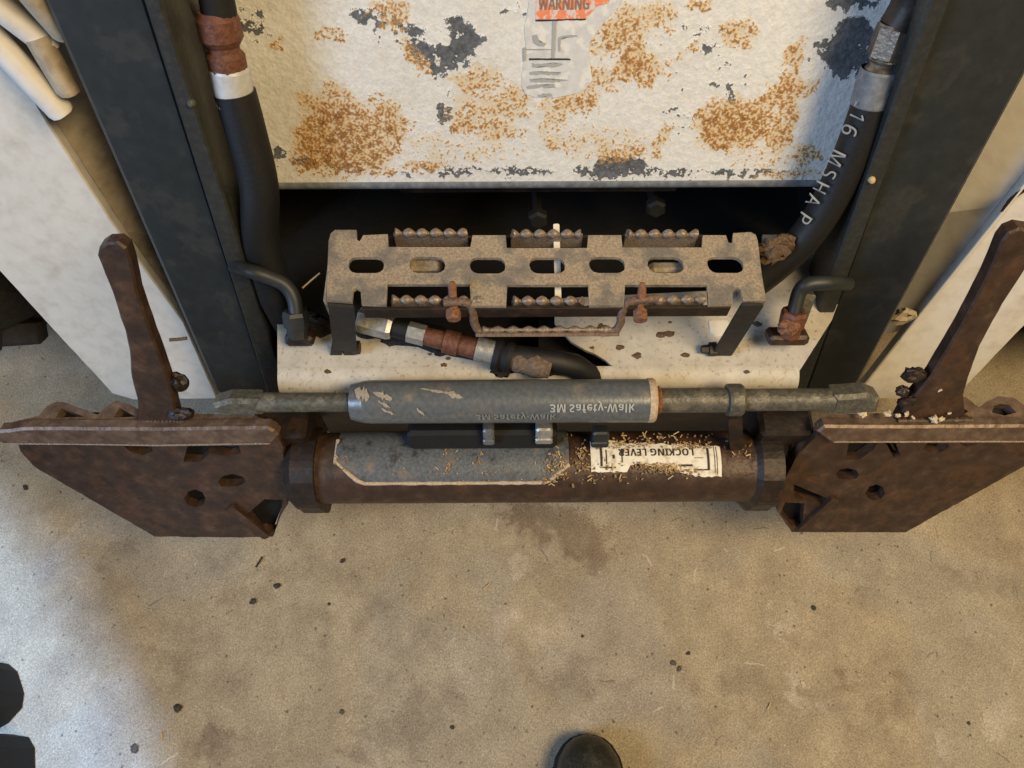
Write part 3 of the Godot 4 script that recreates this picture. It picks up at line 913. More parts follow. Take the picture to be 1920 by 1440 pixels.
	for g in [[[Vector3(-0.3873, 0.7031, -0.5549), Vector3(-0.3779, 0.6433, -0.5577)], 0.011, M.beige], [[Vector3(-0.4387, 0.6862, -0.5659), Vector3(-0.3995, 0.6276, -0.5597)], 0.0115, M.white_paint], [[Vector3(-0.4035, 0.6374, -0.5571), Vector3(-0.3945, 0.5959, -0.5404)], 0.0105, M.beige], [[Vector3(-0.4556, 0.6544, -0.5691), Vector3(-0.411, 0.5768, -0.5356)], 0.012, M.white_paint]]:
		var st := new_st()
		var p: Array = g[0]
		var d: Vector3 = (p[1] - p[0]).normalized()
		tube(st, [p[0], p[0].lerp(p[1], 0.5), p[1], p[1] + d * g[1] * 0.35, p[1] + d * g[1] * 0.5], [g[1], g[1], g[1], g[1] * 0.85, g[1] * 0.55], 12, 0.001)
		part("cast_lug", st, g[2], arm)


func make_hoses(L: Node3D) -> void:
	# left hose, seen beside the left post
	var st := new_st()
	var path := smooth([Vector3(-0.2444, 0.5982, -0.5343), Vector3(-0.2427, 0.5631, -0.5194), Vector3(-0.2426, 0.5142, -0.4986), Vector3(-0.2532, 0.4603, -0.4758), Vector3(-0.2516, 0.3941, -0.4477)], 6)
	path.append(Vector3(-0.2535, 0.2959, -0.4501))
	tube(st, path, 0.0185, 20)
	var hose := part("hydraulic_hose", st, M.hose_rubber, L, "black hydraulic hose by the left post with a pale ferrule")
	var px := 0.00047
	st = new_st()
	lathe(st, Vector3(-0.244, 0.6211, -0.544), Vector3(-0.2455, 0.5921, -0.5317), [[0.0, 0.012], [0.004, 0.0165], [0.006, 0.0172], [0.036, 0.0172], [0.037, 0.0165], [0.037, 0.0]], 24)
	part("ferrule", st, M.ferrule_white, hose)
	st = new_st()
	lathe(st, Vector3(-0.2442, 0.66, -0.5604), Vector3(-0.2449, 0.614, -0.541), [[0.0, 0.0], [0.0, 0.0145], [0.006, 0.018], [0.022, 0.018], [0.028, 0.0135], [0.032, 0.0135], [0.036, 0.0165], [0.054, 0.0165], [0.058, 0.013]], 18, false, 0.0012)
	part("swivel_fitting", st, M.fitting_rust, hose)
	st = new_st()
	tube(st, smooth([Vector3(-0.2591, 0.6894, -0.5729), Vector3(-0.243, 0.6786, -0.5683), Vector3(-0.2414, 0.6637, -0.562), Vector3(-0.2428, 0.6523, -0.5572)], 5), 0.0145, 14)
	part("elbow", st, M.black, hose)
	# right hose with printing
	st = new_st()
	var rp := [Vector3(0.3242, 0.605, -0.5371), Vector3(0.3227, 0.5719, -0.5231), Vector3(0.3184, 0.5315, -0.506), Vector3(0.3099, 0.4904, -0.4885), Vector3(0.2961, 0.4573, -0.4745), Vector3(0.2743, 0.4282, -0.4622), Vector3(0.2505, 0.4039, -0.4518)]
	path = smooth(rp, 8)
	tube(st, path, 0.0168, 20)
	var rh := part("hydraulic_hose", st, M.hose_rubber, L, "black hydraulic hose by the right post with white lettering")
	st = new_st()
	lathe(st, Vector3(0.323, 0.6143, -0.5411), Vector3(0.3226, 0.5885, -0.5301), [[0.0, 0.0165], [0.002, 0.0172], [0.031, 0.0172], [0.032, 0.0168]], 24)
	part("ferrule", st, M.grey_primer, rh)
	st = new_st()
	lathe(st, Vector3(0.3255, 0.6482, -0.5554), Vector3(0.3235, 0.6126, -0.5404), [[0.0, 0.0], [0.0, 0.0145], [0.022, 0.0145], [0.022, 0.011], [0.026, 0.0125], [0.029, 0.014], [0.032, 0.0115], [0.035, 0.0115], [0.038, 0.0142], [0.041, 0.012], [0.045, 0.0155], [0.048, 0.0165]], 20, false)
	part("crimped_stem", st, M.stem_metal, rh)
	st = new_st()
	lathe(st, Vector3(0.3254, 0.6458, -0.5544), Vector3(0.324, 0.6275, -0.5467), [[0.0, 0.0], [0.0, 0.0165], [0.024, 0.0165], [0.026, 0.014], [0.026, 0.0]], 6, true)
	part("hex_fitting", st, M.stem_metal, rh)
	st = new_st()
	tube(st, smooth([Vector3(0.3291, 0.6833, -0.5703), Vector3(0.3323, 0.6649, -0.5625), Vector3(0.3303, 0.6536, -0.5577), Vector3(0.327, 0.645, -0.5541)], 5), 0.0165, 14)
	part("elbow", st, M.rust_dark, rh)
	st = new_st()
	lump(st, Vector3(0.2598, 0.4655, -0.4556), Vector3(0.017, 0.010, 0.012), 8, 0.7)
	lump(st, Vector3(0.2733, 0.4649, -0.4658), Vector3(0.012, 0.008, 0.008), 8, 0.7)
	part("caked_dirt", st, M.soil, rh)
	# printing runs down the hose, the tops of the letters to the right
	st = new_st()
	var nrm: Vector3 = (Vector3(0, 1.1, 0) - rp[2]).normalized()
	for g in [["-", Vector3(0.3166, 0.5876, -0.5298), 0.011], ["1", Vector3(0.3191, 0.5769, -0.5252), 0.0135], ["6", Vector3(0.3158, 0.5659, -0.5206), 0.0145], ["M", Vector3(0.3114, 0.5413, -0.5101), 0.0135], ["S", Vector3(0.3085, 0.5276, -0.5043), 0.0135], ["H", Vector3(0.3046, 0.5145, -0.4987), 0.0135], ["A", Vector3(0.3009, 0.5021, -0.4935), 0.013], ["P", Vector3(0.2973, 0.4829, -0.4853), 0.0135]]:
		var dir: Vector3 = (rp[4] - rp[1]).normalized() if g[0] != "P" else (rp[4] - rp[3]).normalized()
		var up: Vector3 = nrm.cross(dir).normalized()
		if up.x < 0.0:
			up = -up
		var face := up.cross(dir)
		if face.dot(nrm) < 0.0:
			face = -face
		var c0: Vector3 = g[1]
		letters(st, g[0], g[2], func(x: float, y: float) -> Vector3:
			var a := (y - 0.004) / 0.0174
			return c0 + dir * x + up * sin(a) * 0.0174 + face * cos(a) * 0.0174, false)
	part("lettering", st, M.ink_hose, rh)
	# lower hose with its couplings, lying on the shelf
	st = new_st()
	path = smooth([Vector3(0.0002, 0.3935, -0.3765), Vector3(0.0277, 0.392, -0.3734), Vector3(0.0556, 0.3856, -0.3716), Vector3(0.0792, 0.3678, -0.3693), Vector3(0.1126, 0.3164, -0.3551)], 5)
	tube(st, path, [] + path.map(func(q): return 0.0125), 14, 0.002)
	var lh := part("lower_hose", st, M.hose_rubber, L, "lower hose joined by couplings under the step")
	var a := Vector3(-0.1607, 0.4111, -0.4124)
	var b := Vector3(0.0277, 0.3896, -0.3684)
	var k := 0.80 / 1450.0
	for seg in [["coupling", [[4, 0], [4, 22], [8, 25], [62, 25], [70, 22], [70, 0]], 6, M.zinc], ["coupling_neck", [[70, 17], [104, 17]], 16, M.black], ["hex_fitting", [[100, 0], [100, 20], [133, 20], [133, 0]], 6, M.zinc], ["adapter", [[133, 17], [170, 18], [170, 23], [198, 23], [198, 19], [234, 20], [234, 0]], 20, M.fitting_rust], ["ferrule", [[232, 0], [232, 24], [268, 24], [268, 0]], 20, M.zinc], ["hose_clamp", [[266, 27], [276, 30], [282, 24], [292, 29], [302, 27], [302, 18]], 14, M.black], ["hose_sleeve", [[300, 22], [315, 25], [330, 23], [345, 26], [362, 24], [376, 20], [376, 0]], 16, M.sleeve]]:
		st = new_st()
		var prof := []
		for q in seg[1]:
			prof.append([q[0] * k, q[1] * k])
		lathe(st, a, b, prof, seg[2], seg[2] == 6, 0.0 if seg[2] == 6 else 0.0008)
		part(seg[0], st, seg[3], lh)
	# black shield that the couplings lie against
	st = new_st()
	tube(st, smooth([Vector3(-0.2056, 0.3946, -0.4471), Vector3(-0.1618, 0.3759, -0.4315), Vector3(-0.0982, 0.3676, -0.4145), Vector3(-0.0346, 0.3583, -0.3955), Vector3(0.0176, 0.3481, -0.3861)], 4), 0.016, 12, 0.006)
	part("rear_hose", st, M.black, lh)
	# dirt packed round the hoses
	for q in [[Vector3(-0.2067, 0.37, -0.4271), 0.014], [Vector3(-0.1564, 0.37, -0.4228), 0.011], [Vector3(-0.1255, 0.37, -0.412), 0.010], [Vector3(-0.0766, 0.37, -0.3999), 0.009], [Vector3(-0.0101, 0.37, -0.3737), 0.009], [Vector3(0.0171, 0.37, -0.3748), 0.008], [Vector3(0.0397, 0.37, -0.3747), 0.010], [Vector3(-0.2245, 0.37, -0.4353), 0.013], [Vector3(-0.1862, 0.37, -0.4311), 0.012]]:
		st = new_st()
		lump(st, q[0], Vector3(q[1] * 1.5, q[1] * 0.6, q[1]), 8, 0.8)
		part("packed_dirt", st, M.dirt_dark, lh)
	# hard lines on each post, each with a nut in a rusty block
	for s in 2:
		st = new_st()
		var line: Array = [[Vector3(-0.2863, 0.4348, -0.4611), Vector3(-0.2641, 0.4495, -0.4457), Vector3(-0.2431, 0.442, -0.4416), Vector3(-0.2305, 0.4344, -0.4375), Vector3(-0.2238, 0.4244, -0.4284), Vector3(-0.2225, 0.4124, -0.4152)], [Vector3(0.3481, 0.4256, -0.4423), Vector3(0.3198, 0.4447, -0.4312), Vector3(0.2972, 0.4466, -0.4282), Vector3(0.291, 0.4393, -0.4247), Vector3(0.2884, 0.4289, -0.4148), Vector3(0.2869, 0.418, -0.4037)]][s]
		tube(st, smooth(line, 5), 0.0075, 12)
		var hl := part("steel_line", st, M.post_paint, L)
		st = new_st()
		var n0: Vector3 = [Vector3(-0.2241, 0.4149, -0.4202), Vector3(0.2873, 0.4265, -0.4099)][s]
		var n1: Vector3 = [Vector3(-0.2251, 0.3897, -0.4028), Vector3(0.2878, 0.3965, -0.3939)][s]
		lathe(st, n0, n1, [[0.0, 0.008], [0.0, 0.012], [0.004, 0.0135], [0.018, 0.0135], [0.018, 0.011], [0.030, 0.011], [0.030, 0.0]], 6, true)
		part("line_nut", st, [M.post_paint, M.fitting_rust][s], hl)
		st = new_st()
		var bc: Vector3 = [Vector3(-0.2248, 0.3831, -0.4052), Vector3(0.2878, 0.3946, -0.3969)][s]
		box(st, bc, [Vector3(0.030, 0.014, 0.016), Vector3(0.042, 0.013, 0.018)][s], Basis(Vector3.RIGHT, -0.4), 0.003)
		part("line_block", st, [M.rust_dark, M.rust][s], hl)
		if s == 1:
			st = new_st()
			bar(st, Vector3(0.3037, 0.4341, -0.4254), Vector3(0.2983, 0.4081, -0.4063), 0.010, 0.006)
			part("line_bracket", st, M.rod_dirty, hl)
			st = new_st()
			lump(st, Vector3(0.2807, 0.4194, -0.3954), Vector3(0.011, 0.008, 0.009), 7, 0.6)
			part("rust_scale", st, M.rust_bright, hl)


func make_step(L: Node3D) -> void:
	var fr := Transform3D(Vector3(1, 0, 0), Vector3(0, 0, -1), Vector3(0, 1, 0), Vector3(0, 0.476, 0))
	var outline := poly([-0.1757, 0.3943, -0.1804, 0.4624, -0.1792, 0.4715, -0.1754, 0.476, -0.1541, 0.4759, -0.1526, 0.4642, -0.1498, 0.4616, -0.1467, 0.4693, -0.1225, 0.4705, -0.1209, 0.455, -0.0402, 0.4545, -0.0383, 0.4686, -0.0056, 0.4684, -0.0045, 0.453, 0.0745, 0.4525, 0.0763, 0.4679, 0.109, 0.4677, 0.1091, 0.4529, 0.1871, 0.4524, 0.1898, 0.4671, 0.2125, 0.467, 0.214, 0.458, 0.2176, 0.4573, 0.2202, 0.4695, 0.2378, 0.4707, 0.2421, 0.4675, 0.2431, 0.4597, 0.2397, 0.3906, 0.2195, 0.3901, 0.2187, 0.4033, 0.2153, 0.4045, 0.2114, 0.4021, 0.2085, 0.3872, 0.1858, 0.3868, 0.1873, 0.4089, 0.1087, 0.4094, 0.1062, 0.3867, 0.0734, 0.3863, 0.0735, 0.4096, -0.0041, 0.4101, -0.0052, 0.3868, -0.0384, 0.387, -0.0399, 0.4109, -0.1191, 0.4114, -0.1186, 0.3886, -0.1419, 0.3894, -0.1441, 0.4049, -0.1484, 0.4073, -0.1513, 0.4049, -0.1512, 0.3918])
	var holes := []
	for s in [poly([-0.1514, 0.4431, -0.1321, 0.443, -0.1279, 0.4417, -0.1245, 0.4379, -0.1236, 0.4329, -0.1243, 0.428, -0.1273, 0.4255, -0.1308, 0.4243, -0.1498, 0.4244, -0.1541, 0.4257, -0.1569, 0.4288, -0.1584, 0.4338, -0.1578, 0.4388, -0.1555, 0.4419])]:
		holes.append(s)
	var p0: PackedVector2Array = holes[0]
	var mid := Vector2.ZERO
	for q in p0:
		mid += q / p0.size()
	for to in [poly([-0.0817, 0.4333, -0.0817, 0.4333]), poly([-0.0232, 0.4323, -0.0232, 0.4323]), poly([0.0347, 0.4319, 0.0347, 0.4319]), poly([0.0927, 0.4322, 0.0927, 0.4322]), poly([0.1496, 0.4318, 0.1496, 0.4318]), poly([0.2075, 0.4315, 0.2075, 0.4315])]:
		var hp := PackedVector2Array()
		for q in p0:
			hp.append(q - mid + to[0])
		holes.append(hp)
	var st := cut(outline, holes, fr, -0.004, 0.0)
	var step := part("step", st, M.tread, L, "steel step with seven slots and serrated edges")
	# serrated strips folded up in the cutouts, three behind and three in front
	var runs := [[Vector3(-0.1152, 0.4757, -0.4719), Vector3(-0.0453, 0.4755, -0.4716)], [Vector3(0.0013, 0.475, -0.4704), Vector3(0.0691, 0.4748, -0.4701)], [Vector3(0.1152, 0.4747, -0.4699), Vector3(0.184, 0.4745, -0.4696)], [Vector3(-0.1134, 0.4731, -0.3958), Vector3(-0.0275, 0.4724, -0.3945)], [Vector3(0.0019, 0.4723, -0.3943), Vector3(0.0675, 0.4722, -0.394)], [Vector3(0.1265, 0.4723, -0.3942), Vector3(0.1824, 0.4726, -0.3949)]]
	for r in runs:
		var a: Vector3 = r[0]
		var b: Vector3 = r[1]
		var n := 44
		var pts := []
		var rad := []
		for i in n + 1:
			var t := float(i) / n
			var ph := cos(TAU * (t * a.distance_to(b) / 0.0135))
			pts.append(a.lerp(b, t) + Vector3(0, 0.0016 * ph, 0.0008 * ph))
			rad.append(0.0032 + 0.0017 * ph)
		st = new_st()
		tube(st, pts, rad, 10, 0.0004)
		var down := Vector3(0, -0.014, 0)
		box(st, (a + b) / 2 + down * 0.75, Vector3(a.distance_to(b) + 0.004, 0.020, 0.003), Basis(), 0.0006)
		part("serrated_strip", st, M.tooth, step)
	# lighter pads seen through two of the slots
	for g in [[Vector3(-0.0862, 0.4572, -0.4431), 0.034, 0.014], [Vector3(0.1546, 0.4569, -0.438), 0.036, 0.009]]:
		st = new_st()
		box(st, g[0], Vector3(g[1], 0.016, g[2]), Basis(), 0.003)
		part("rest_pad", st, M.tread, step)
	# flanges folded down along both long edges
	st = new_st()
	var fz := Vector3(0.0205, 0.476, -0.386).z
	var fx0 := -0.1419
	var fx1 := 0.2085
	box(st, Vector3((fx0 + fx1) / 2, 0.4635, fz - 0.0015), Vector3(fx1 - fx0, 0.016, 0.003), Basis(), 0.0006)
	part("front_flange", st, M.rust_dark, step)
	st = new_st()
	box(st, Vector3((fx0 + fx1) / 2, 0.450, -0.475), Vector3(fx1 - fx0 - 0.03, 0.030, 0.003), Basis(), 0.0006)
	part("rear_flange", st, M.rust_dark, step)
	# rounded ends
	st = new_st()
	box(st, (Vector3(-0.1786, 0.476, -0.4289)) + Vector3(0.001, -0.018, 0.0), Vector3(0.003, 0.034, 0.070), Basis(), 0.0006)
	part("end_plate", st, M.tread, step)
	st = new_st()
	box(st, (Vector3(0.2414, 0.476, -0.4263)) + Vector3(-0.001, -0.018, 0.0), Vector3(0.003, 0.034, 0.070), Basis(), 0.0006)
	part("end_plate", st, M.tread, step)
	# legs to the shelf
	for g in [[Vector3(0.2268, 0.4782, -0.3858), Vector3(0.2238, 0.3719, -0.3892), 0.021], [Vector3(-0.1612, 0.4752, -0.3888), Vector3(-0.1757, 0.3839, -0.3909), 0.024]]:
		st = new_st()
		bar(st, g[0], g[1], g[2], 0.004)
		part("step_leg", st, M.leg_paint, step)
	st = new_st()
	bar(st, Vector3(-0.1823, 0.3902, -0.3971), Vector3(-0.1905, 0.3621, -0.3918), 0.012, 0.004)
	bar(st, Vector3(-0.1722, 0.3902, -0.397), Vector3(-0.1743, 0.3657, -0.3924), 0.011, 0.004)
	part("leg_fork", st, M.leg_paint, step)
	for q in [Vector3(0.2133, 0.3769, -0.3925), Vector3(-0.1653, 0.3785, -0.3958)]:
		st = new_st()
		lathe(st, q - Vector3(0.012, 0, 0), q + Vector3(0.02, 0, 0), [[0.0, 0.0], [0.0, 0.0045], [0.008, 0.005], [0.008, 0.0075], [0.016, 0.0075], [0.016, 0.0]], 6, true, 0.001)
		part("leg_bolt", st, M.rust_dark, step)
	# rusty bolts through the front strips
	for q in [Vector3(-0.0554, 0.4688, -0.3826), Vector3(0.1225, 0.468, -0.3809)]:
		st = new_st()
		lathe(st, q + Vector3(0, 0.0, -0.016), q + Vector3(0, -0.003, 0.02), [[0.0, 0.0], [0.0, 0.0055], [0.012, 0.0058], [0.012, 0.0075], [0.020, 0.0075], [0.022, 0.006], [0.022, 0.0]], 6, true, 0.0008)
		var up: Vector3 = q + Vector3(0, 0.012, -0.012)
		tube(st, [up, up + Vector3(0.0, 0.008, -0.006), up + Vector3(0.0, 0.011, -0.009)], [0.0042, 0.004, 0.0025], 10, 0.0008)
		part("step_bolt", st, M.rust_bright, step)
	# the lower rung: two bent ends and a serrated flat between them
	st = new_st()
	tube(st, smooth([Vector3(-0.0643, 0.475, -0.3907), Vector3(-0.0471, 0.4754, -0.3915), Vector3(-0.0391, 0.4724, -0.3898), Vector3(-0.037, 0.4628, -0.3862), Vector3(-0.0359, 0.4516, -0.3815), Vector3(-0.031, 0.4443, -0.3779), Vector3(-0.0154, 0.4421, -0.3779)], 5), 0.0042, 10, 0.0006)
	tube(st, smooth([Vector3(0.1379, 0.4763, -0.3934), Vector3(0.1217, 0.4759, -0.3925), Vector3(0.1099, 0.4729, -0.3909), Vector3(0.1058, 0.4629, -0.3864), Vector3(0.1048, 0.4511, -0.3804), Vector3(0.0982, 0.4436, -0.3764), Vector3(0.0786, 0.4419, -0.3775)], 5), 0.0042, 10, 0.0006)
	bar(st, Vector3(-0.0352, 0.4412, -0.3761), Vector3(0.1047, 0.4411, -0.3759), 0.014, 0.004, Vector3(0, 0.8, 0.6))
	var rung := part("lower_rung", st, M.rung, step)
	var ra := Vector3(-0.0283, 0.4463, -0.3774)
	var rb := Vector3(0.0989, 0.4462, -0.3772)
	var rp := []
	var rr := []
	for i in 61:
		var t := i / 60.0
		var ph := cos(TAU * t * 8.5)
		rp.append(ra.lerp(rb, t))
		rr.append(0.0030 + 0.0014 * ph)
	st = new_st()
	tube(st, rp, rr, 8, 0.0004)
	part("rung_teeth", st, M.tooth, step)


func on_cyl(axis: Vector3, r: float, x: float, elev: float) -> Vector3:
	return Vector3(x, axis.y + r * sin(elev), axis.z + r * cos(elev))


# a sheet wrapped on a cylinder along x: for each column x, from elevation lo to hi
func wrap_sheet(st: SurfaceTool, axis: Vector3, r: float, cols: Array) -> void:
	for i in cols.size() - 1:
		var a: Array = cols[i]
		var b: Array = cols[i + 1]
		var n := 10
		for k in n:
			var e := [lerpf(a[1], a[2], float(k) / n), lerpf(b[1], b[2], float(k) / n), lerpf(b[1], b[2], (k + 1.0) / n), lerpf(a[1], a[2], (k + 1.0) / n)]
			var p := [on_cyl(axis, r, a[0], e[0]), on_cyl(axis, r, b[0], e[1]), on_cyl(axis, r, b[0], e[2]), on_cyl(axis, r, a[0], e[3])]
			var nn := []
			for j in 4:
				nn.append(Vector3(0, sin(e[j]), cos(e[j])))
			tri(st, [p[0], p[1], p[2]], [nn[0], nn[1], nn[2]])
			tri(st, [p[0], p[2], p[3]], [nn[0], nn[2], nn[3]])


func make_coupler(L: Node3D) -> void:
	# ---- cylinder across the top of the coupler
	var k := 0.7916 / 1450.0
	var a := Vector3(-0.3058, 0.3808, -0.3313)
	var ax := Vector3(0, a.y, a.z)
	var b := a + Vector3(1, 0, 0)
	var st := new_st()
	lathe(st, a, b, [[258 * k, 0.008], [260 * k, 34 * k], [272 * k, 37 * k], [285 * k, 40 * k], [300 * k, 41 * k], [815 * k, 41 * k], [815 * k, 0.01]], 48, false, 0.0006)
	var cyl := part("coupler_cylinder", st, M.barrel_paint, L, "grey hydraulic cylinder across the coupler with worn white lettering")
	st = new_st()
	lathe(st, a, b, [[813 * k, 0.01], [813 * k, 41.8 * k], [823 * k, 42 * k], [827 * k, 40 * k], [827 * k, 0.01]], 48)
	part("end_cap", st, M.straw_paint, cyl)
	st = new_st()
	lathe(st, a, b, [[827 * k, 24 * k], [834 * k, 27 * k], [840 * k, 22 * k]], 24, false, 0.001)
	part("gland", st, M.rust_bright, cyl)
	st = new_st()
	lathe(st, a, b, [[838 * k, 23.5 * k], [965 * k, 23.5 * k]], 28, false, 0.0003)
	part("rod", st, M.rod_dirty, cyl)
	st = new_st()
	lathe(st, a, b, [[962 * k, 22 * k], [963 * k, 30 * k], [968 * k, 31 * k], [988 * k, 31 * k], [992 * k, 28 * k], [992 * k, 20 * k]], 28)
	part("collar", st, M.rod_dirty, cyl)
	st = new_st()
	var re := a + Vector3(990 * k, 0, 0)
	tube(st, [re, re + Vector3(140 * k, 0, 0), re + Vector3(170 * k, 0, 0)], 21.5 * k, 20, 0.0004)
	ext(st, poly([0.09, -0.0115, 0.112, -0.0128, 0.139, -0.0105, 0.1365, 0.008, 0.122, 0.0145, 0.105, 0.0125, 0.09, 0.0115]), Transform3D(Basis(Vector3.RIGHT, -0.45), re), -0.010, 0.011, 0.004)
	part("rod_end", st, M.rod_dirty, cyl)
	st = new_st()
	tube(st, [a + Vector3(70 * k, 0, 0), a + Vector3(262 * k, 0, 0)], 18.5 * k, 20, 0.0006)
	ext(st, poly([-0.004, -0.006, 0.02, -0.0105, 0.05, -0.0105, 0.05, 0.0095, 0.02, 0.0105, 0.002, 0.004]), Transform3D(Basis(Vector3.RIGHT, -0.45), a), -0.009, 0.010, 0.004)
	part("rod_end", st, M.rod_dirty, cyl)
	# paint torn off the barrel's left end, leaving pale scabs
	var r0 := 41 * k
	for g in [[672, 700, 66, 110, 0.0009], [706, 742, 70, 92, 0.0010], [716, 738, 52, 66, 0.0011], [722, 746, 34, 46, 0.0011], [786, 800, 30, 48, 0.0011], [790, 850, 88, 97, 0.0009], [836, 872, 72, 92, 0.0009]]:
		st = new_st()
		var cols := []
		for i in 13:
			var t := i / 12.0
			var x: float = a.x + (lerpf(g[0], g[1], t) - 400) * k
			var midv: float = (g[2] + g[3]) / 2.0
			var half: float = (g[3] - g[2]) / 2.0 * sqrt(maxf(0.02, 1.0 - pow(2 * t - 1, 2))) * rng.randf_range(0.25, 1.15)
			cols.append([x, deg_to_rad(midv - half - 16 * (t - 0.5)), deg_to_rad(midv + half * rng.randf_range(0.4, 1.2) - 16 * (t - 0.5))])
		wrap_sheet(st, ax, r0 + g[4], cols)
		part("paint_scab", st, M.scab, cyl)
	# printing: it reads along the barrel but stands on its head, mirrored
	var tx := 0.0796
	st = new_st()
	letters(st, "3M Safety-Walk", 0.0085, func(x: float, y: float) -> Vector3: return on_cyl(ax, r0 + 0.0012, tx + x * 1.0, deg_to_rad(47) - y / r0))
	part("lettering", st, M.ink_grey, cyl)
	st = new_st()
	var tx2 := 0.0031
	letters(st, "3M Safety-Walk", 0.0075, func(x: float, y: float) -> Vector3: return on_cyl(ax, r0 + 0.0012, tx2 + x * 1.08, deg_to_rad(22) - y / r0))
	part("faint_lettering", st, M.ink_faint, cyl)

	# ---- torque tube
	var ta := Vector3(-0.2302, 0.25, -0.307)
	var tb := Vector3(0.3005, 0.25, -0.307)
	var tr := 0.041
	st = new_st()
	lathe(st, ta, tb, [[0.0, 0.0], [0.0, tr], [0.13, tr], [0.26, tr], [0.40, tr], [0.531, tr], [0.531, 0.0]], 48, false, 0.0009)
	var tub := part("torque_tube", st, M.rust, L, "rusty brown tube joining the two coupler plates")
	# grip pad: grey sheet with clipped corners and a pale peeling rim
	var xs := [-0.1967, -0.1682, 0.0379, 0.0629]
	var cols := []
	for i in 33:
		var x: float = lerpf(xs[0], xs[3], i / 32.0)
		var lo := 46.0
		if x < xs[1]:
			lo = lerpf(80.0, 46.0, (x - xs[0]) / (xs[1] - xs[0]))
		elif x > xs[2]:
			lo = lerpf(46.0, 74.0, (x - xs[2]) / (xs[3] - xs[2]))
		cols.append([x, deg_to_rad(lo), deg_to_rad(150.0)])
	st = new_st()
	wrap_sheet(st, Vector3(0, ta.y, ta.z), tr + 0.0018, cols)
	part("grip_pad", st, M.pad, tub, "grey grip pad with clipped corners and a peeling pale edge")
	var rim := []
	for q in cols:
		rim.append(on_cyl(Vector3(0, ta.y, ta.z), tr + 0.0012, q[0], q[1]))
	rim.push_front(on_cyl(Vector3(0, ta.y, ta.z), tr + 0.0012, cols[0][0], deg_to_rad(118)))
	st = new_st()
	var rimr := []
	for i in rim.size():
		rimr.append(rng.randf_range(0.0016, 0.0030))
	tube(st, rim, rimr, 7)
	part("pad_rim", st, M.straw_paint, tub)
	# torn label
	cols = []
	var lx := [0.0871, 0.2317]
	for i in 41:
		var t := i / 40.0
		var lo := 62.0
		if t > 0.28:
			lo = lerpf(72.0, 66.0, (t - 0.28) / 0.72)
		if t > 0.33 and t < 0.80:
			lo = lerpf(76.0, 56.0, (t - 0.33) / 0.47)
		if t >= 0.80:
			lo = 55.0
		lo += rng.randf_range(-1.5, 1.5)
		var top := 112.0 - 10.0 * t + rng.randf_range(-2.0, 2.0) + (5.0 if absf(t - 0.17) < 0.05 else 0.0)
		cols.append([lerpf(lx[0], lx[1], t), deg_to_rad(lo), deg_to_rad(top)])
	st = new_st()
	var tax := Vector3(0, ta.y, ta.z)
	wrap_sheet(st, tax, tr + 0.0016, cols)
	part("torn_label", st, M.paper, tub, "torn cream label reading LOCKING LEVER, lettering on its head")
	var lt := 0.1603
	st = new_st()
	letters(st, "LOCKING LEVER", 0.0085, func(x: float, y: float) -> Vector3: return on_cyl(tax, tr + 0.0022, lt - x * 0.98, deg_to_rad(92) - y / tr))
	part("label_lettering", st, M.ink_dark, tub)
	for g in [[1118, 1122, 68, 104], [1120, 1145, 68, 70], [1128, 1130, 74, 96], [1156, 1158, 76, 98], [1309, 1313, 64, 98], [1290, 1311, 64, 66], [1322, 1323, 60, 102], [1262, 1282, 70, 73], [1326, 1327, 58, 100], [1286, 1302, 82, 83], [1140, 1144, 82, 88]]:
		st = new_st()
		var gx := [ta.x + (g[0] - 590) * 0.9 / 1450, ta.x + (g[1] - 590) * 0.9 / 1450]
		wrap_sheet(st, tax, tr + 0.0022, [[gx[0], deg_to_rad(g[2]), deg_to_rad(g[3])], [gx[1], deg_to_rad(g[2]), deg_to_rad(g[3])]])
		part("label_print", st, M.ink_dark, tub)
	# end flanges, with their toes below the tube
	for s in 2:
		var x0: float = [-0.2562, 0.2676][s]
		var x1: float = [-0.2202, 0.3011][s]
		st = new_st()
		var hub := PackedVector2Array()
		for i in 36:
			var an := TAU * i / 36.0
			# a round hub whose lower front runs out into a blunt toe
			var toe := pow(maxf(0.0, cos(an - deg_to_rad(-62.0))), 10.0)
			hub.append(Vector2(cos(an), sin(an)) * (0.047 + 0.019 * toe))
		ext(st, rough(hub, 0.02, 0.0012), Transform3D(Basis(Vector3(0, 0, 1), Vector3(0, 1, 0), Vector3(-1, 0, 0)), Vector3(x1, ta.y, ta.z)), 0.0, x1 - x0, 0.010)
		part("end_flange", st, M.rust_dark, tub)
		st = new_st()
		var gx: float = [x0 - 0.005, x1 + 0.006][s]
		box(st, Vector3(gx + 0.004 - 0.008 * s, 0.265, -0.345), Vector3(0.06, 0.10, 0.05), Basis(), 0.004)
		part("frame_block", st, M.rust_dark, tub)
	# mounting bracket of the cylinder on the tube, with its bolts
	st = new_st()
	box(st, Vector3(-0.0329, 0.3032, -0.3281), Vector3(0.165, 0.026, 0.03), Basis(Vector3.RIGHT, -0.5), 0.004)
	var mb := part("cylinder_bracket", st, M.black, tub)
	for g in [[Vector3(-0.0256, 0.3271, -0.3201), 0.012, M.barrel_paint], [Vector3(0.0343, 0.3275, -0.3208), 0.018, M.zinc], [Vector3(0.0964, 0.3163, -0.3207), 0.018, M.post_paint]]:
		st = new_st()
		box(st, g[0], Vector3(g[1], 0.014, 0.014), Basis(Vector3.RIGHT, -0.5), 0.002)
		box(st, g[0] + Vector3(0, -0.012, 0.004), Vector3(g[1] * 1.05, 0.008, 0.014), Basis(Vector3.RIGHT, -0.5), 0.0015)
		part("bracket_bolt", st, g[2], tub)
	st = new_st()
